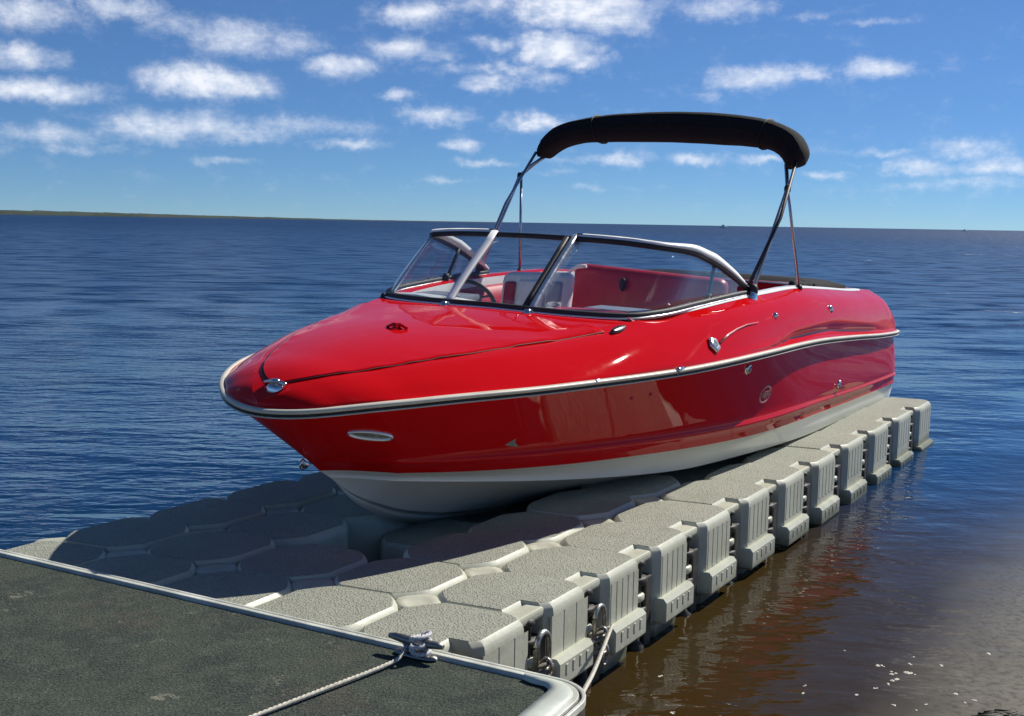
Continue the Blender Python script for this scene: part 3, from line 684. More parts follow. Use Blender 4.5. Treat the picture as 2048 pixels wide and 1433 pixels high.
def fitting(nm, px, py, fn, builder, mat, tr=(.05, 1.3), **k):
    q = surf_at(px, py, *tr, fn)
    if q is None: print('no surface for', nm, px, py); return
    n = normal_at(fn, q); nl = Vector((n[0], -n[1], n[2])); m_ = MB(); c_ = Vector(b3(*q))
    ax = Vector((1, 0, k.pop('tilt', 0))); ax = (ax-nl*ax.dot(nl)).normalized(); up = nl.cross(ax)
    Mx = Matrix(((ax.x, up.x, nl.x, c_.x), (ax.y, up.y, nl.y, c_.y), (ax.z, up.z, nl.z, c_.z), (0, 0, 0, 1)))
    builder(m_); m_.v = [tuple(Mx @ Vector(v)) for v in m_.v]; return m_.build(nm, mat, boat, **k)
def ring(a, b, w_, h, mi=0, seg=28):
    def f(m_):
        m_.grid([[(x*(a+dw*w_)*1., y*(b+dw*w_), dh*h) for x, y in circ(1, seg)] for dw, dh in ((0, -.2), (0, .7), (-.35, 1), (-.8, .8), (-1, .1))], closed=True, mi=mi)
    return f
def oval_port(m_):
    ring(.105, .036, .012, .012)(m_); m_.grid([[(x*k*.094, y*k*.028, .003+.006*(1-k)) for x, y in circ(1, 28)] for k in (1.0, .7, .35, .02)], closed=True, mi=1)
fitting('hull_port', 741, 870, hull_t, oval_port, [M_ALU, M_LENS], tilt=.55, label='oval grey fitting with a bright rim low on the bow')
def emblem(m_):
    ring(.085, .058, .012, .006)(m_)
    for k in range(5):
        m_.box((-.045+k*.022, .005*math.sin(k*2), .004), (.012, .05-.008*abs(k-2), .005), .001)
fitting('maker_emblem', 1530, 789, hull_t, emblem, material('pink_silver', (.55, .28, .26), .35, metal=.4), label='oval badge outline on the hull side')
def thru(m_):
    m_.lathe([(.034, 0), (.034, .010), (.026, .016), (.018, .014), (.014, -.01)], (0, 0, 0), seg=18); m_.lathe([(.017, .03), (.017, 0)], (0, -.022, .0), seg=12)
fitting('thru_hull_outlet', 1677, 769, hull_t, thru, [M_CHROME, M_RUBBER])
def small_out(m_): m_.lathe([(.02, 0), (.02, .008), (.013, .012), (.008, -.01)], (0, 0, 0), seg=14)
fitting('small_outlet', 1278, 797, hull_t, small_out, M_CHROME) if False else None
def clip_(m_):
    m_.lathe([(.034, 0), (.034, .012), (.022, .02), (.016, .006)], (0, 0, 0), seg=6); m_.lathe([(.001, .026), (.013, .024), (.014, .0)], (0, 0, 0), seg=10, mi=1)
fitting('rail_fitting', 1494, 738, hull_t, clip_, [M_CHROME, M_LENS], label='bright six-sided fitting under the rub rail')
# white dart shaped marks on the side
def dart(m_): m_.add([(-.055, -.03, .003), (.0, .012, .003), (.055, -.022, .003), (.02, .03, .003), (-.01, .05, .003)], [(0, 1, 4), (1, 2, 3), (1, 3, 4)])
fitting('side_mark', 1028, 886, hull_t, lambda m_: (m_.add([(-.05, -.018, .003), (-.012, .03, .003), (.0, .004, .003), (.05, -.02, .003), (.02, -.022, .003)], [(0, 1, 2), (2, 3, 4), (0, 2, 4)])), M_LENS, label='small pale gull-shaped mark on the hull side', tr=(.05, 1.3))
for px, py in ((1263, 797), (1301, 789)):
    fitting('snap_stud', px, py, hull_t, lambda m_: m_.lathe([(.001, .008), (.008, .007), (.010, 0)], (0, 0, 0), seg=10), M_REDV)
# deck fittings
def slot(m_):
    m_.grid([[(x*.075*k, y*.020*k, h) for x, y in circ(1, 20)] for k, h in ((1.0, 0), (.96, .012), (.7, .016), (.05, .017))], closed=True)
fitting('side_vent', 1236, 661, deck_t, slot, material('dark_vent', (.03, .012, .012), .3, coat=.6), label='dark oval side light recessed in the deck shoulder')
fitting('badge_tail', 1428, 690, deck_t, lambda m_: (m_.lathe([(.05, 0), (.05, .008), (.034, .016), (.02, .010)], (0, 0, 0), seg=5, mi=0), m_.lathe([(.001, .012), (.03, .012)], (0, 0, 0), seg=5, mi=1)), [M_ALU, M_LENS], label='bright arrow-shaped badge at the front of the side flash')
pts = [surf_at(x, y, .5, 1.35, deck_t) for x, y in ((1440, 684), (1455, 670), (1472, 659), (1492, 650), (1515, 645))]
pts = [p+[0, .006, .002] for p in pts if p is not None]
if len(pts) > 2:
    mb = MB(); mb.sweep(bl(np.array(pts)), circ(.007, 6), scale=np.linspace(1.3, .3, len(pts))); mb.build('side_flash', material('pale_red_flash', (.75, .25, .22), .3, coat=.5), boat)
for px, py, sc in ((1550, 632, 1), (1660, 618, 1.5)):
    fitting('stern_stud', px, py, deck_t, lambda m_, sc=sc: m_.lathe([(.001, .020), (.012*sc, .018), (.018*sc, .010), (.022*sc, 0)], (0, 0, 0), seg=14), material('red_cap', (.55, .10, .10), .12, coat=1), label=None) if False else fitting('stern_stud', px, py, deck_t, lambda m_, sc=sc: m_.lathe([(.001, .020), (.012*sc, .018), (.018*sc, .010), (.022*sc, 0)], (0, 0, 0), seg=14), M_CHROME)
for s_ in (1.26, 1.90):
    m_ = MB(); c_ = (s_, float(rail_t(s_))+.012, float(rail_z(s_)[0])+.026)
    kk = 1 if s_ > 1.5 else .55
    m_.tube([b3(c_[0]-.05*kk, c_[1]-.004, c_[2]-.016), b3(c_[0]-.025*kk, c_[1]-.004, c_[2]-.008), b3(c_[0]+.025*kk, c_[1]-.004, c_[2]-.008), b3(c_[0]+.05*kk, c_[1]-.004, c_[2]-.016)], .014*kk, 8)
    m_.build('rail_cleat', M_CHROME if s_ > 1.5 else M_ALU, boat)
# bow light and pull-up cleat on the hatch
root = empty('bow_light', parent=boat)
cx, cz = .085, float(hz(.085, 0))+.0
m_ = MB(); m_.lathe([(.001, .014), (.034, .010), (.042, .0), (.042, -.02)], b3(cx, .02, cz), seg=16, squash=(.8, 1)); m_.build('light_base', M_CHROME, root)
m_ = MB(); m_.lathe([(.001, .036), (.018, .033), (.022, .026), (.022, .012)], b3(cx, .02, cz), seg=16); m_.build('light_cap', M_CHROME, root)
m_ = MB(); m_.lathe([(.0225, .026), (.0225, .014)], b3(cx-.006, .02, cz), seg=16); m_.build('light_lens', M_LENS, root)
m_ = MB(); m_.tube([b3(cx+.0, .02+.06*k, cz+.012+.02*(1-abs(k))) for k in (-1, -.6, .6, 1)], .009, 8); m_.build('bow_cleat', M_CHROME, root)
hc = (.93, 0.02); zc_ = float(hz(*hc))+.008
m_ = MB(); m_.lathe([(.001, .03), (.016, .026), (.022, .008), (.04, .0)], b3(hc[0], hc[1], zc_), seg=14); m_.tube([b3(hc[0], hc[1]-.06, zc_+.006), b3(hc[0], hc[1]-.02, zc_+.022), b3(hc[0], hc[1]+.02, zc_+.022), b3(hc[0], hc[1]+.06, zc_+.006)], .008, 8)
m_.build('hatch_latch', M_RED, boat, label='small red pull-up fitting in the middle of the hatch')
# bow eye on the stem
m_ = MB(); a = np.linspace(0, math.pi, 9)
m_.tube([b3(.29-.022*math.sin(x), 0, 825e-3+.02*math.cos(x)) for x in a], .006, 8); m_.lathe([(.001, .012), (.022, .01), (.022, 0)], b3(.30, 0, .825), axis=(-.9, 0, -.4), seg=12); m_.build('bow_eye', M_CHROME, boat)

# ------------------------------------------------------------------ FLOATING DOCK of plastic cubes
def dock_plastic(name, speckle):
    m = bpy.data.materials.new(name); m.use_nodes = True; t = NT(m.node_tree); p = t.n['Principled BSDF']
    tc = t.new('ShaderNodeNewGeometry').outputs['Position']
    st = t.noise(tc, 3.0, 6, .65)
    base = t.mix(t.ramp(st, .3, .7), rgb(.46, .47, .375), rgb(.57, .58, .475))
    dirt = t.ramp(t.noise(tc, 9, 5, .7), .52, .72)
    base = t.mix(t.math('MULTIPLY', dirt, .28), base, rgb(.26, .24, .17))
    if speckle:
        base = t.mix(.30, base, rgb(.10, .11, .09))
        v = t.new('ShaderNodeTexVoronoi'); t.put(v.inputs['Vector'], tc); v.inputs['Scale'].default_value = 95
        sp = t.ramp(v.outputs['Distance'], .12, .5, 1, 0); n2 = t.noise(tc, 95, 3, .7)
        base = t.mix(t.ramp(n2, .38, .62), t.mix(.58, base, rgb(.13, .135, .11)), t.mix(.25, base, rgb(.13, .135, .11)))
        h = t.math('ADD', t.math('MULTIPLY', sp, .003), t.math('MULTIPLY', n2, .003))
        t.put(p.inputs['Normal'], t.bump(h, 1.0)); p.inputs['Roughness'].default_value = .75
    else:
        t.put(p.inputs['Normal'], t.bump(t.noise(tc, 30, 3, .6), .0012)); p.inputs['Roughness'].default_value = .45
        z = t.new('ShaderNodeSeparateXYZ'); t.l.new(tc, z.inputs[0])
        wet = t.ramp(t.math('ADD', z.outputs[2], t.math('MULTIPLY', t.noise(tc, 9, 4), -.12)), -.05, .075, 1, 0)
        base = t.mix(t.math('MULTIPLY', wet, .9), base, rgb(.075, .085, .035))
    ri = t.new('ShaderNodeObjectInfo').outputs['Random']
    base = t.mix(t.ramp(ri, 0, 1, 0, .30, False), base, rgb(.30, .31, .24))
    t.put(p.inputs['Base Color'], base); return m
M_TOP = dock_plastic('speckled_dock_plastic', True); M_BODY = dock_plastic('smooth_dock_plastic', False)
M_LUG = material('weathered_black_plastic', (.035, .033, .028), .6, var=.4, vscale=20)
dock = empty('floating_dock', 'floating dock of linked beige plastic cubes carrying the red boat', 'floating dock')
# right-hand edge junctions, read along the photograph, at their heights
ex = [(1065, 1232), (1190, 1167), (1298, 1102), (1394, 1055), (1475, 1015), (1551, 976), (1621, 936), (1684, 901), (1735, 872), (1787, 843), (1831, 818), (1868, 800)]
EZ = [.46-.007*i for i in range(12)]
E_ = np.array([at(x, y, z)[:2] for (x, y), z in zip(ex, EZ)])
# straighten: distances along one line, smoothed
dirv = (E_[9]-E_[0]); dirv /= np.linalg.norm(dirv); dd = (E_-E_[0]) @ dirv
co_ = np.polyfit(np.arange(12), dd, 3); dd = np.polyval(co_, np.arange(12)); dd -= dd[0]
dfun = lambda i: np.interp(i, np.arange(-1, 12), np.r_[-.48, dd])
Cv = np.array([-.437, .178])
def gp(i, j):
    q = E_[0]+dirv*dfun(i)+Cv*j; return q
def topz(i): return .46-.007*max(i, 0)
def hull_under(x, y):
    d = np.array([x, y, .4])-BO; s, t_ = d @ A, abs(d @ Tp)
    if s < .5 or s > 7.2: return 9
    c_, z_ = float(Ct(s)), float(Cz(s)[0]); k = float(Kz(s)[0])
    return 9 if t_ > c_+.03 else k+(z_-k)*t_/max(c_, .01)
def cube(i, j):
    """one float: octagonal plan, domed edges, fluted outer wall"""
    P = [gp(i, j), gp(i+1, j), gp(i+1, j+1), gp(i, j+1)]     # near-right, far-right, far-left, near-left
    cen = sum(P)/4; zt = topz(i+.5)-.085*min(j, 1)*max(0, min(1, (i-5)/5))-.012*max(0, min(1, (i-8)/2))
    hu = min(hull_under(*(cen+(p-cen)*k)) for p in P for k in (0, .6))
    if hu < zt-.02 and (j == 2 or i > 3): zt = max(.10, hu-.02)
    if (i, j) == (1, 2): zt = .16
    def bil(a, b): return (P[0]*(1-a)+P[1]*a)*(1-b)+(P[3]*(1-a)+P[2]*a)*b       # a along dock, b across
    c1, c2 = .24, .20
    rnd = random.Random(i*17+j*5); jz = rnd.uniform(-.006, .006); zt += jz
    # octagon with slightly bowed sides; the outer column is notched deeply at its near corner only
    cut = [(c1, c2)]*4
    if j == 0: cut = [(.355, .22), (.10, .17), (c1, c2), (c1, c2)]
    if j == 4: cut = [(c1, c2), (c1, c2), (.10, .10), (.28, .2)]
    def octo(ins_a, ins_b):
        a0, a1, b0, b1 = ins_a, 1-ins_a, ins_b, 1-ins_b
        pts = []
        def seg(p, q, bow, n=5):
            for k in range(n):
                v = k/n; m_ = (p[0]*(1-v)+q[0]*v, p[1]*(1-v)+q[1]*v); pts.append((m_[0]+bow[0]*4*v*(1-v), m_[1]+bow[1]*4*v*(1-v)))
        (n1, n2), (f1, f2), (g1_, g2_), (h1_, h2_) = cut
        seg((a0+n1, b0), (a1-f1, b0), (0, 0)); seg((a1-f1, b0), (a1, b0+f2), (.012, -.012), 4)
        seg((a1, b0+f2), (a1, b1-g2_), (0, 0)); seg((a1, b1-g2_), (a1-g1_, b1), (.012, .012), 4)
        seg((a1-g1_, b1), (a0+h1_, b1), (0, 0)); seg((a0+h1_, b1), (a0, b1-h2_), (-.012, .012), 4)
        if j == 0:
            seg((a0, b1-h2_), (a0, b0+.22), (0, 0)); seg((a0, b0+.22), (a0+.29, b0+.22), (0, 0), 2); seg((a0+.29, b0+.22), (a0+.29, b0+.06), (0, 0), 2); seg((a0+.29, b0+.06), (a0+.355, b0), (0, 0), 2)
        else:
            seg((a0, b1-h2_), (a0, b0+n2), (0, 0)); seg((a0, b0+n2), (a0+n1, b0), (-.012, -.012), 4)
        return pts
    rows = []
    spec = [(.05, .09, .001), (.024, .060, 0), (.020, .054, -.002), (.010, .024, -.018), (.008, .017, -.023), (.006, .010, -.040), (.006, .008, -.06), (.008, .008, -.24), (.010, .010, -.355), (.05, .07, -.385), (.06, .08, -.50)]
    for a_, b_, dz in spec:
        rows.append([tuple(bil(*q))+(zt+dz,) for q in octo(a_, b_)])
    m_ = MB(); k = len(rows[0])
    m_.grid(rows[:3], closed=True, mi=0); m_.grid(rows[2:], closed=True, mi=1)
    m_.add(rows[0], [tuple(range(k))], mi=0); m_.add(rows[-1], [tuple(range(k))[::-1]], mi=1)
    me_name = 'float_cube'
    o = m_.build(me_name, [M_TOP, M_BODY], dock); o.data.set_sharp_from_angle(angle=R(24))
    out = P[0]-P[3]; out /= np.linalg.norm(out); along = (P[1]-P[0]); L = np.linalg.norm(along); along /= L
    if j == 0:
        # vertical ribs on the outer wall
        nr = 5 if i > 0 else 3; f_ = MB()
        for r_ in range(nr):
            u_ = .425+.43*(r_/(nr-1)); w_ = .025 if nr > 3 else .05
            b_ = P[0]+along*(L*u_)-out*.004
            pr = [(-w_, -.002), (-w_*.88, .0022), (w_*.88, .0022), (w_, -.002)]
            f_.grid([[tuple(b_+along*x+out*y)+(z,) for x, y in pr] for z in (zt-.050, zt-.062, zt-.235, zt-.245)])
            f_.add([tuple(b_+along*x+out*y)+(zt-.055,) for x, y in pr], [(0, 1, 2, 3)])
        f_.build('wall_ribs', M_BODY, o, smooth=False)
    return o, P, zt, along, out, L
cubes = {}
for i in range(-1, 11):
    for j in range(5):
        cubes[(i, j)] = cube(i, j)
# bumper strips low on the outer side, corner lugs and pins
for i in range(0, 11):
    o, P, zt, along, out, L = cubes[(i, 0)]
    zc_ = .185-.021*i; h = .118
    m_ = MB(); c_ = P[0]+along*L*.50+out*.0
    pr = []
    prof = [(-.05, -h/2), (.028, -h/2), (.036, -h/2+.012), (.036, h/2-.02), (.020, h/2), (-.05, h/2)]
    ends = [-.19*L, -.175*L, .41*L, .425*L]
    rows = []
    for e, k in zip(ends, (.8, 1, 1, .8)): rows.append([tuple(c_+along*e+out*(x*k))+(zc_+y*k,) for x, y in prof])
    m_.grid(rows, closed=True); m_.add(rows[0], [tuple(range(6))]); m_.add(rows[-1], [tuple(range(6))])
    for q in np.linspace(-.06, .30, 4):
        b_ = c_+along*(q*L)+out*.036
        m_.add([tuple(b_+along*x+out*y)+(zc_+z,) for x, y, z in ((-.010, 0, -.015), (.010, 0, -.015), (.010, 0, .03), (-.010, 0, .03), (-.006, .003, -.012), (.006, .003, -.012), (.006, .003, .026), (-.006, .003, .026))], [(4, 5, 6, 7), (0, 1, 5, 4), (1, 2, 6, 5), (2, 3, 7, 6), (3, 0, 4, 7)])
    m_.build('bumper_strip', M_BODY, o, smooth=False)
for i in range(0, 12):
    for j in range(0, 6):
        if i == 11 or j == 5 and i > 4: continue
        if j in (2, 3) and i > 0: continue
        c_ = gp(i, j); 
        zt = min([cubes[k][2] for k in ((i, j), (i-1, j), (i, j-1), (i-1, j-1)) if k in cubes])
        ins = .0 if 0 < j < 5 else (.06 if j == 0 else -.06)
        v = Cv/np.linalg.norm(Cv); c_ = c_+v*ins
        if 0 < j:      # dished connector cap between four floats
            m_ = MB(); nn = 16; rr = []
            for k, h in ((.012, -.020), (.035, -.020), (.050, -.016), (.078, -.010), (.086, -.018), (.084, -.09)):
                rr.append([tuple(c_+(dirv*math.cos(2*math.pi*a/nn)+v*math.sin(2*math.pi*a/nn))*k*(1.0+.10*math.cos(8*math.pi*a/nn)))+(zt+h,) for a in range(nn)])
            m_.grid(rr, closed=True); m_.add(rr[0], [tuple(range(nn))]); m_.build('connector_cap', M_BODY, dock)
        else:          # stacked lugs and pin in the open notch
            c_ = gp(i, 0)+dirv*.045+v*.05; m_ = MB()
            for q, z in enumerate((-.07, -.13, -.20, -.27, -.33)):
                off = dirv*(.014 if q % 2 else -.014); cc_ = c_+off
                rr = [[tuple(cc_+dirv*(x*1.2)+v*(y+.01))+(zt+z+h,) for x, y in circ(.046*k, 12)] for k, h in ((.9, .016), (1, .010), (1, -.012), (.9, -.018))]
                if q == 0: continue
                mq = 0 if q == 2 else 1; m_.grid(rr, closed=True, mi=mq); m_.add(rr[0], [tuple(range(12))], mi=mq); m_.add(rr[-1], [tuple(range(12))], mi=mq)
            pc = gp(i, 0)+dirv*.055+v*.070
            m_.box((pc[0], pc[1], zt-.030), (.078, .19, .038), .012, Matrix.Rotation(-math.atan2(dirv[0], dirv[1]), 3, 'Z'), mi=0)
            m_.lathe([(.001, .02), (.030, .018), (.036, 0), (.02, -.01), (.02, -.36), (.04, -.38), (.04, -.40)], (c_[0], c_[1], zt-.05), seg=10, mi=1)
            # dark block added for the shade and grime in the gap
            m_.build('corner_lug', [M_BODY, M_LUG], dock)
            m_ = MB(); cc_ = gp(i, 0)+v*.066+dirv*.115
            m_.box((cc_[0], cc_[1], zt-.29), (.088, .07, .34), .008, Matrix.Rotation(-math.atan2(dirv[0], dirv[1]), 3, 'Z')); m_.build('gap_filler', M_LUG, dock, smooth=False)
# steel shackles and wrapped line at the first two joints
M_GALV = material('weathered_steel', (.42, .41, .38), .38, metal=.85, var=.35, vscale=50, rvar=.15)
def shackle(nm, c, label, sc=1.):
    root = empty(nm, label, 'shackle', loc=c); v = Vector((-Cv[0], -Cv[1], 0)).normalized(); al = Vector((dirv[0], dirv[1], 0))
    m_ = MB(); pts = []
    for k in range(15):
        a = math.pi*k/14; pts.append(tuple(al*(.045*math.cos(a)*1.1)*sc+v*.02+Vector((0, 0, .055+.06*math.sin(a)))*sc))
    pts = [(pts[0][0], pts[0][1], -.06*sc)]+pts+[(pts[-1][0], pts[-1][1], -.06*sc)]
    m_.tube(pts, .012*sc, 8); m_.build('bow_arch', M_GALV, root)
    m_ = MB(); m_.tube([tuple(al*(-.075*sc)+v*.02+Vector((0, 0, -.045*sc))), tuple(al*(.075*sc)+v*.02+Vector((0, 0, -.045*sc)))], .011*sc, 8); m_.build('pin', M_GALV, root)
    for q in range(4):
        m_ = MB(); a = np.linspace(0, 2*math.pi, 15); ori = al if q % 2 else v
        m_.tube([tuple(ori*(.022*math.cos(x)*sc)+v*(.035)+Vector((.004*q, 0, -.02-.042*q+.032*math.sin(x)))*sc) for x in a], .007*sc, 6, caps=False); m_.build('chain_link', M_GALV, root)
    m_ = MB()
    for q in range(5):
        a = np.linspace(0, 2*math.pi, 15); m_.tube([tuple(al*(.06*math.cos(x)*sc)+v*(.03*math.sin(x)+.01)+Vector((0, 0, (-.02-.022*q)*sc+.012*math.sin(x+q)))) for x in a], .009*sc, 6, caps=False)
    m_.build('lashing', material('grimy_line', (.20, .18, .14), .8, var=.3, vscale=40), root)
g0 = gp(0, 0); g1 = gp(1, 0); vo = -Cv/np.linalg.norm(Cv)
shackle('shackle', tuple(g0+vo*-.01+dirv*.06)+(.27,), 'steel shackle and chain in the nearest gap of the dock edge', .95)
shackle('shackle', tuple(g1+vo*-.01+dirv*.06)+(.25,), 'steel shackle with knotted line in the second gap of the dock edge', .85)

# ------------------------------------------------------------------ PIER in the foreground
def carpet():
    m = bpy.data.materials.new('pier_carpet'); m.use_nodes = True; t = NT(m.node_tree); p = t.n['Principled BSDF']
    g = t.new('ShaderNodeNewGeometry').outputs['Position']
    a = t.noise(g, 3.2, 6, .65); b = t.noise(g, 14, 6, .75); c = t.noise(g, 130, 3, .8); d = t.noise(g, 90, 2, .6)
    col = t.mix(t.ramp(a, .42, .58), rgb(.030, .040, .039), rgb(.056, .074, .056))
    col = t.mix(t.math('MULTIPLY', t.ramp(b, .47, .62), .8), col, rgb(.095, .108, .085))
    br = t.ramp(t.noise(g, 2.6, 6, .8), .55, .68)
    col = t.mix(t.math('MULTIPLY', br, .6), col, rgb(.115, .085, .07))
    col = t.mix(t.ramp(c, .35, .7), t.mix(.6, col, rgb(.012, .016, .014)), t.mix(.35, col, rgb(.20, .22, .18)))
    wh = t.ramp(t.noise(g, 5.5, 7, .82), .60, .66)
    col = t.mix(t.math('MULTIPLY', wh, .7), col, rgb(.27, .26, .2))
    t.put(p.inputs['Base Color'], col); p.inputs['Roughness'].default_value = .95; p.inputs['Specular IOR Level'].default_value = .15
    t.put(p.inputs['Normal'], t.bump(t.math('ADD', t.math('MULTIPLY', c, .006), t.math('MULTIPLY', d, .004)), 1.0))
    return m
M_CARPET = carpet(); M_STRIP = material('grey_edge_strip', (.58, .59, .52), .45, var=.22, vscale=7, bump=.002, bscale=60)
M_STRIPL = material('pale_corner_plate', (.52, .56, .49), .4, var=.15, vscale=5, rvar=.1)
pier = empty('pier', 'low pier with worn grey green carpet and pale metal edging in the foreground', 'pier')
PZ = .52
e0 = at(0, 1102, PZ)[:2]; e1 = at(1040, 1343, PZ)[:2]; ed = (e1-e0)/np.linalg.norm(e1-e0); en = np.array([ed[1], -ed[0]])     # en points to the camera side
if en[1] > 0: en = -en
ax_ = lambda a, b: e0+ed*a+en*b
L_ = float((at(1120, 1362, PZ)[:2]-e0) @ ed)                     # where the rounding starts
cr_ = .13
def outline(off, n=10):
    """edge path: from far left along the far edge, round the corner, back down the right side"""
    pts = [ax_(-6, off), ax_(L_-.0, off)] if off == 0 else [ax_(-6, off), ax_(L_-.0, off)]
    for k in range(1, n+1):
        a = math.pi/2*k/n; r = cr_-off; pts.append(ax_(L_+r*math.sin(a), cr_-r*math.cos(a)))
    pts.append(ax_(L_+cr_-off, 6)); return np.array(pts)
# top carpet
o1 = outline(.045); m_ = MB(); inner_c = [ax_(-6, .045), ax_(L_+cr_-.115-.07, .045)]
crn = [ax_(L_+cr_-.115-.05+.03*math.sin(a), .045+.03-.03*math.cos(a)) for a in np.linspace(0, math.pi/2, 5)]
poly = [ax_(-6, .05)]+[ax_(L_+cr_-.17+.05*math.sin(a), .05+.05-.05*math.cos(a)) for a in np.linspace(0, math.pi/2, 6)]+[ax_(L_+cr_-.12, 6), ax_(-6, 6)]
m_.add([tuple(p)+(PZ-.004,) for p in poly], [tuple(range(len(poly)))]); m_.build('carpet', M_CARPET, pier, smooth=False)
# frame under the top
m_ = MB(); oo = outline(.0); rows = [[tuple(p)+(z,) for p in oo] for z in (PZ-.02, PZ-.26)]; m_.grid(rows)
m_.add([tuple(p)+(PZ-.02,) for p in list(oo)+[ax_(-6, 6)]], [tuple(range(len(oo)+1))]); m_.build('pier_frame', material('dark_timber', (.06, .05, .04), .8, var=.3), pier, smooth=False)
# edge strip: two pale ribs with a dark slot between, rounding the corner
def strip(nm, off, w_, h, mat, z0=0.):
    m_ = MB(); P = outline(off); P3 = np.c_[P, np.full(len(P), PZ+z0)]
    m_.sweep(P3, [(-w_/2, -h), (w_/2, -h), (w_/2, h*.4), (w_/2-.003, h*.5), (-w_/2+.003, h*.5), (-w_/2, h*.4)]); return m_.build(nm, mat, pier, smooth=False)
strip('edge_strip', .028, .018, .012, M_STRIP, .004)
strip('edge_seam', .015, .008, .01, M_RUBBER, -.004)
strip('edge_lip', .004, .012, .014, M_STRIP, .001)
# broad pale plate over the corner and down the right side
pl_ = []; 
inner = [ax_(L_-.10, .050), ax_(L_+cr_-.20, .062)]+[ax_(L_+cr_-.17+.05*math.sin(a), .06+.05-.05*math.cos(a)) for a in np.linspace(.3, math.pi/2, 5)]+[ax_(L_+cr_-.12, 6)]
out_ = [ax_(L_-.10, .036)]+[ax_(L_+(cr_-.03)*math.sin(a), cr_-(cr_-.03)*math.cos(a)) for a in np.linspace(.05, math.pi/2, 6)]+[ax_(L_+cr_-.03, 6)]
n_ = len(inner); m_ = MB(); rows = [[tuple(p)+(PZ+.000,) for p in inner], [tuple(p)+(PZ+.010,) for p in inner], [tuple(q*.35+p*.65)+(PZ+.018,) for p, q in zip(inner, out_)], [tuple(q*.8+p*.2)+(PZ+.018,) for p, q in zip(inner, out_)], [tuple(q)+(PZ+.006,) for q in out_], [tuple(q)+(PZ-.02,) for q in out_]]
m_.grid(rows); m_.build('corner_plate', M_STRIPL, pier)
for b_ in (.36,):
    c_ = ax_(L_+cr_-.075, b_); m_ = MB(); m_.lathe([(.001, .006), (.008, .005), (.011, 0)], (c_[0], c_[1], PZ+.016), seg=10); m_.build('screw', M_CHROME, pier)

M_CLEAT = material('cleat_steel', (.26, .26, .25), .38, metal=.9, rvar=.12, vscale=12)
# cleat on the far edge of the pier
cc = at(838, 1308, PZ)[:2]; cleat = empty('cleat', parent=pier)
def clp(a, b, z): q = cc+ed*a*.82+en*b*.9; return (q[0], q[1], PZ+z*.78)
m_ = MB(); rr = []
m_.grid([[clp(x*.095*k, y*.026*k+.02, h) for x, y in circ(1, 20)] for k, h in ((1.05, .002), (1, .012), (.7, .015), (.02, .016))], closed=True); m_.build('cleat_base', M_CLEAT, cleat)
for s_ in (-1, 1):
    m_ = MB(); m_.tube([clp(.038*s_, .02, .008), clp(.036*s_, .02, .03), clp(.045*s_, .02, .052)], .013, 10, scale=[1.5, 1, 1.15]); m_.build('cleat_post', M_CLEAT, cleat)
m_ = MB(); m_.tube([clp(x, .02, z) for x, z in ((-.125, .062), (-.10, .063), (-.06, .06), (0, .058), (.06, .06), (.10, .063), (.125, .062))], .014, 10, scale=[.55, .85, 1, 1.05, 1, .85, .55]); m_.build('cleat_horn', M_CLEAT, cleat)
# ropes
def rope(nm, pts, r, label, mat):
    P = np.array(pts, float); n = 90; tt = np.linspace(0, len(P)-1, n); Q = hermite(np.arange(len(P)), P, tt)
    m_ = MB(); 
    T_ = np.gradient(Q, axis=0); Ln = np.r_[0, np.cumsum(np.linalg.norm(np.diff(Q, axis=0), axis=1))]
    n2 = int(Ln[-1]/.006); tq = np.linspace(0, Ln[-1], n2); Qs = np.stack([np.interp(tq, Ln, Q[:, k]) for k in range(3)], 1)
    T_ = np.gradient(Qs, axis=0); T_ /= np.linalg.norm(T_, axis=1)[:, None]
    for st in range(3):
        pp = []
        for i in range(n2):
            U = np.array([0, 0, 1.]); S = np.cross(T_[i], U); S /= max(1e-6, np.linalg.norm(S)); U = np.cross(S, T_[i]); a = tq[i]/.05*2*math.pi+st*2*math.pi/3
            pp.append(Qs[i]+(S*math.cos(a)+U*math.sin(a))*r*.5)
        m_.tube(pp, r*.58, 5)
    return m_.build(nm, mat, None, fix=False, label=label, category='rope')
M_ROPE = material('pale_rope', (.55, .52, .44), .8, var=.2, vscale=60)
ce = at(786, 1324, PZ+.012)
rope('mooring_rope', [clp(.03, .035, .035), clp(-.01, .0, .045), clp(-.035, .045, .035), ce, at(640, 1382, PZ+.010), at(500, 1436, PZ+.008), at(380, 1483, PZ+.008)], .0065, 'thin pale rope running from the cleat across the carpet', M_ROPE)
rope('cleat_lashing', [clp(.02+.03*math.cos(a*1.0), .02+.045*math.sin(a), .03+.028*math.cos(a*.5)+.003*a) for a in np.linspace(0, 19, 40)], .0075, 'grey line wound round the cleat on the pier edge', material('grey_line', (.5, .5, .52), .6, var=.2, vscale=60))
r0 = np.array([*(g1+vo*.06+dirv*.07), .27]); c3 = at(1160, 1398, PZ-.02)
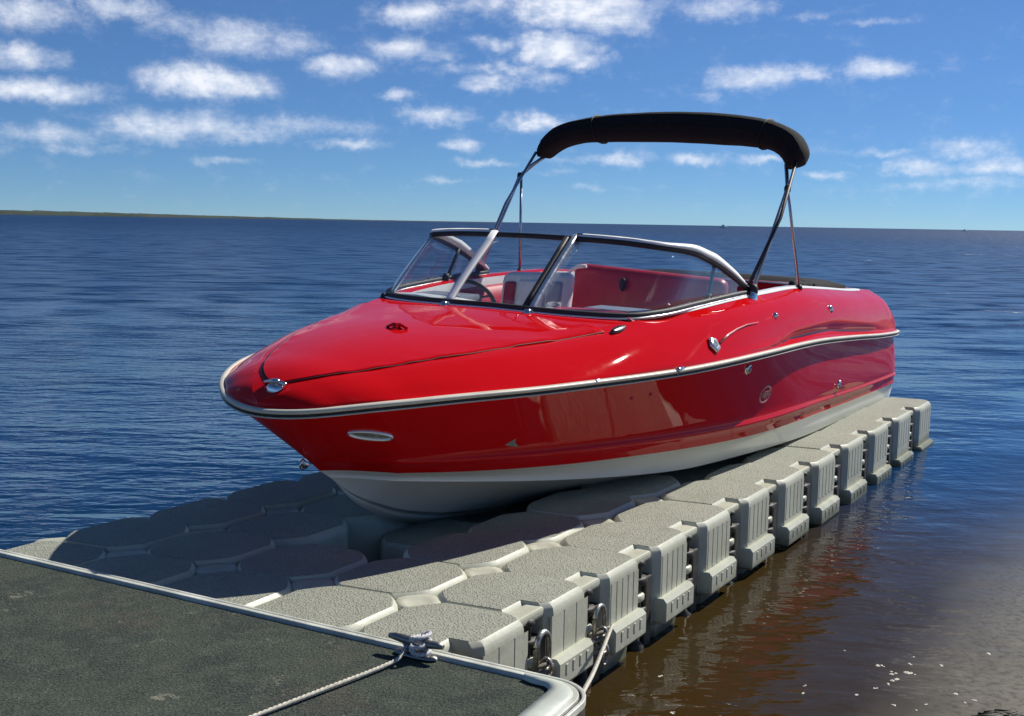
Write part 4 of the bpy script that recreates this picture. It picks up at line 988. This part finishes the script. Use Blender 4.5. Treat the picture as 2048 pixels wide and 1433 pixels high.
rope('tether_rope', [r0, r0*.66+c3*.34+[.0, 0, -.01], r0*.33+c3*.67+[0, 0, -.015], c3, at(1147, 1450, PZ-.06), at(1140, 1500, PZ-.1)], .0075, 'pale rope pulled taut from the second dock gap to the pier corner', M_ROPE)

# ------------------------------------------------------------------ pale flecks and weed in the shallows
m_ = MB(); rng = random.Random(11)
fl = [(1755, 1330, 5), (1767, 1331, 4), (1787, 1345, 6), (1789, 1358, 6), (1776, 1367, 4), (1816, 1344, 7), (1826, 1346, 5), (1821, 1328, 4), (1828, 1313, 3), (1753, 1375, 4), (1714, 1387, 4), (1885, 1330, 4), (1978, 1307, 5), (1912, 1387, 4), (1949, 1399, 4), (1852, 1408, 3), (1789, 1409, 4), (1607, 1385, 3), (1320, 1352, 4), (1345, 1425, 4), (1610, 1370, 3), (1930, 1404, 3), (1835, 1420, 3), (1440, 1433, 3), (1690, 1300, 2)]
for x, y, s_ in fl:
    for q in range(3):
        c_ = at(x+rng.uniform(-s_, s_), y+rng.uniform(-s_, s_)*.5, .004); r_ = s_*.0011*rng.uniform(.8, 1.6)
        n_ = 8; ring_ = [(c_[0]+r_*math.cos(2*math.pi*k/n_)*rng.uniform(.7, 1.3), c_[1]+r_*math.sin(2*math.pi*k/n_)*rng.uniform(.7, 1.3), .001) for k in range(n_)]
        m_.add(ring_+[(c_[0], c_[1], r_*.7)], [(k, (k+1) % n_, n_) for k in range(n_)])
m_.build('pale_flecks', material('pale_flecks', (.55, .53, .46), .7), None, kind='stuff', label='small white flecks on the water in the shallows')
m_ = MB()
for k in range(70):
    c_ = at(2025+rng.uniform(-50, 60), 1431+rng.uniform(-7, 16), .004); a = rng.uniform(-.4, .4); L2 = rng.uniform(.03, .08)
    m_.tube([(c_[0]-L2*math.cos(a), c_[1]-L2*math.sin(a), .002), (c_[0], c_[1], .005), (c_[0]+L2*math.cos(a), c_[1]+L2*math.sin(a)*1.3, .002)], .005, 5)
m_.build('seaweed', material('dark_weed', (.022, .018, .008), .6), None, kind='stuff', label='dark weed lying in the shallows at the lower right')

bpy.context.view_layer.update()
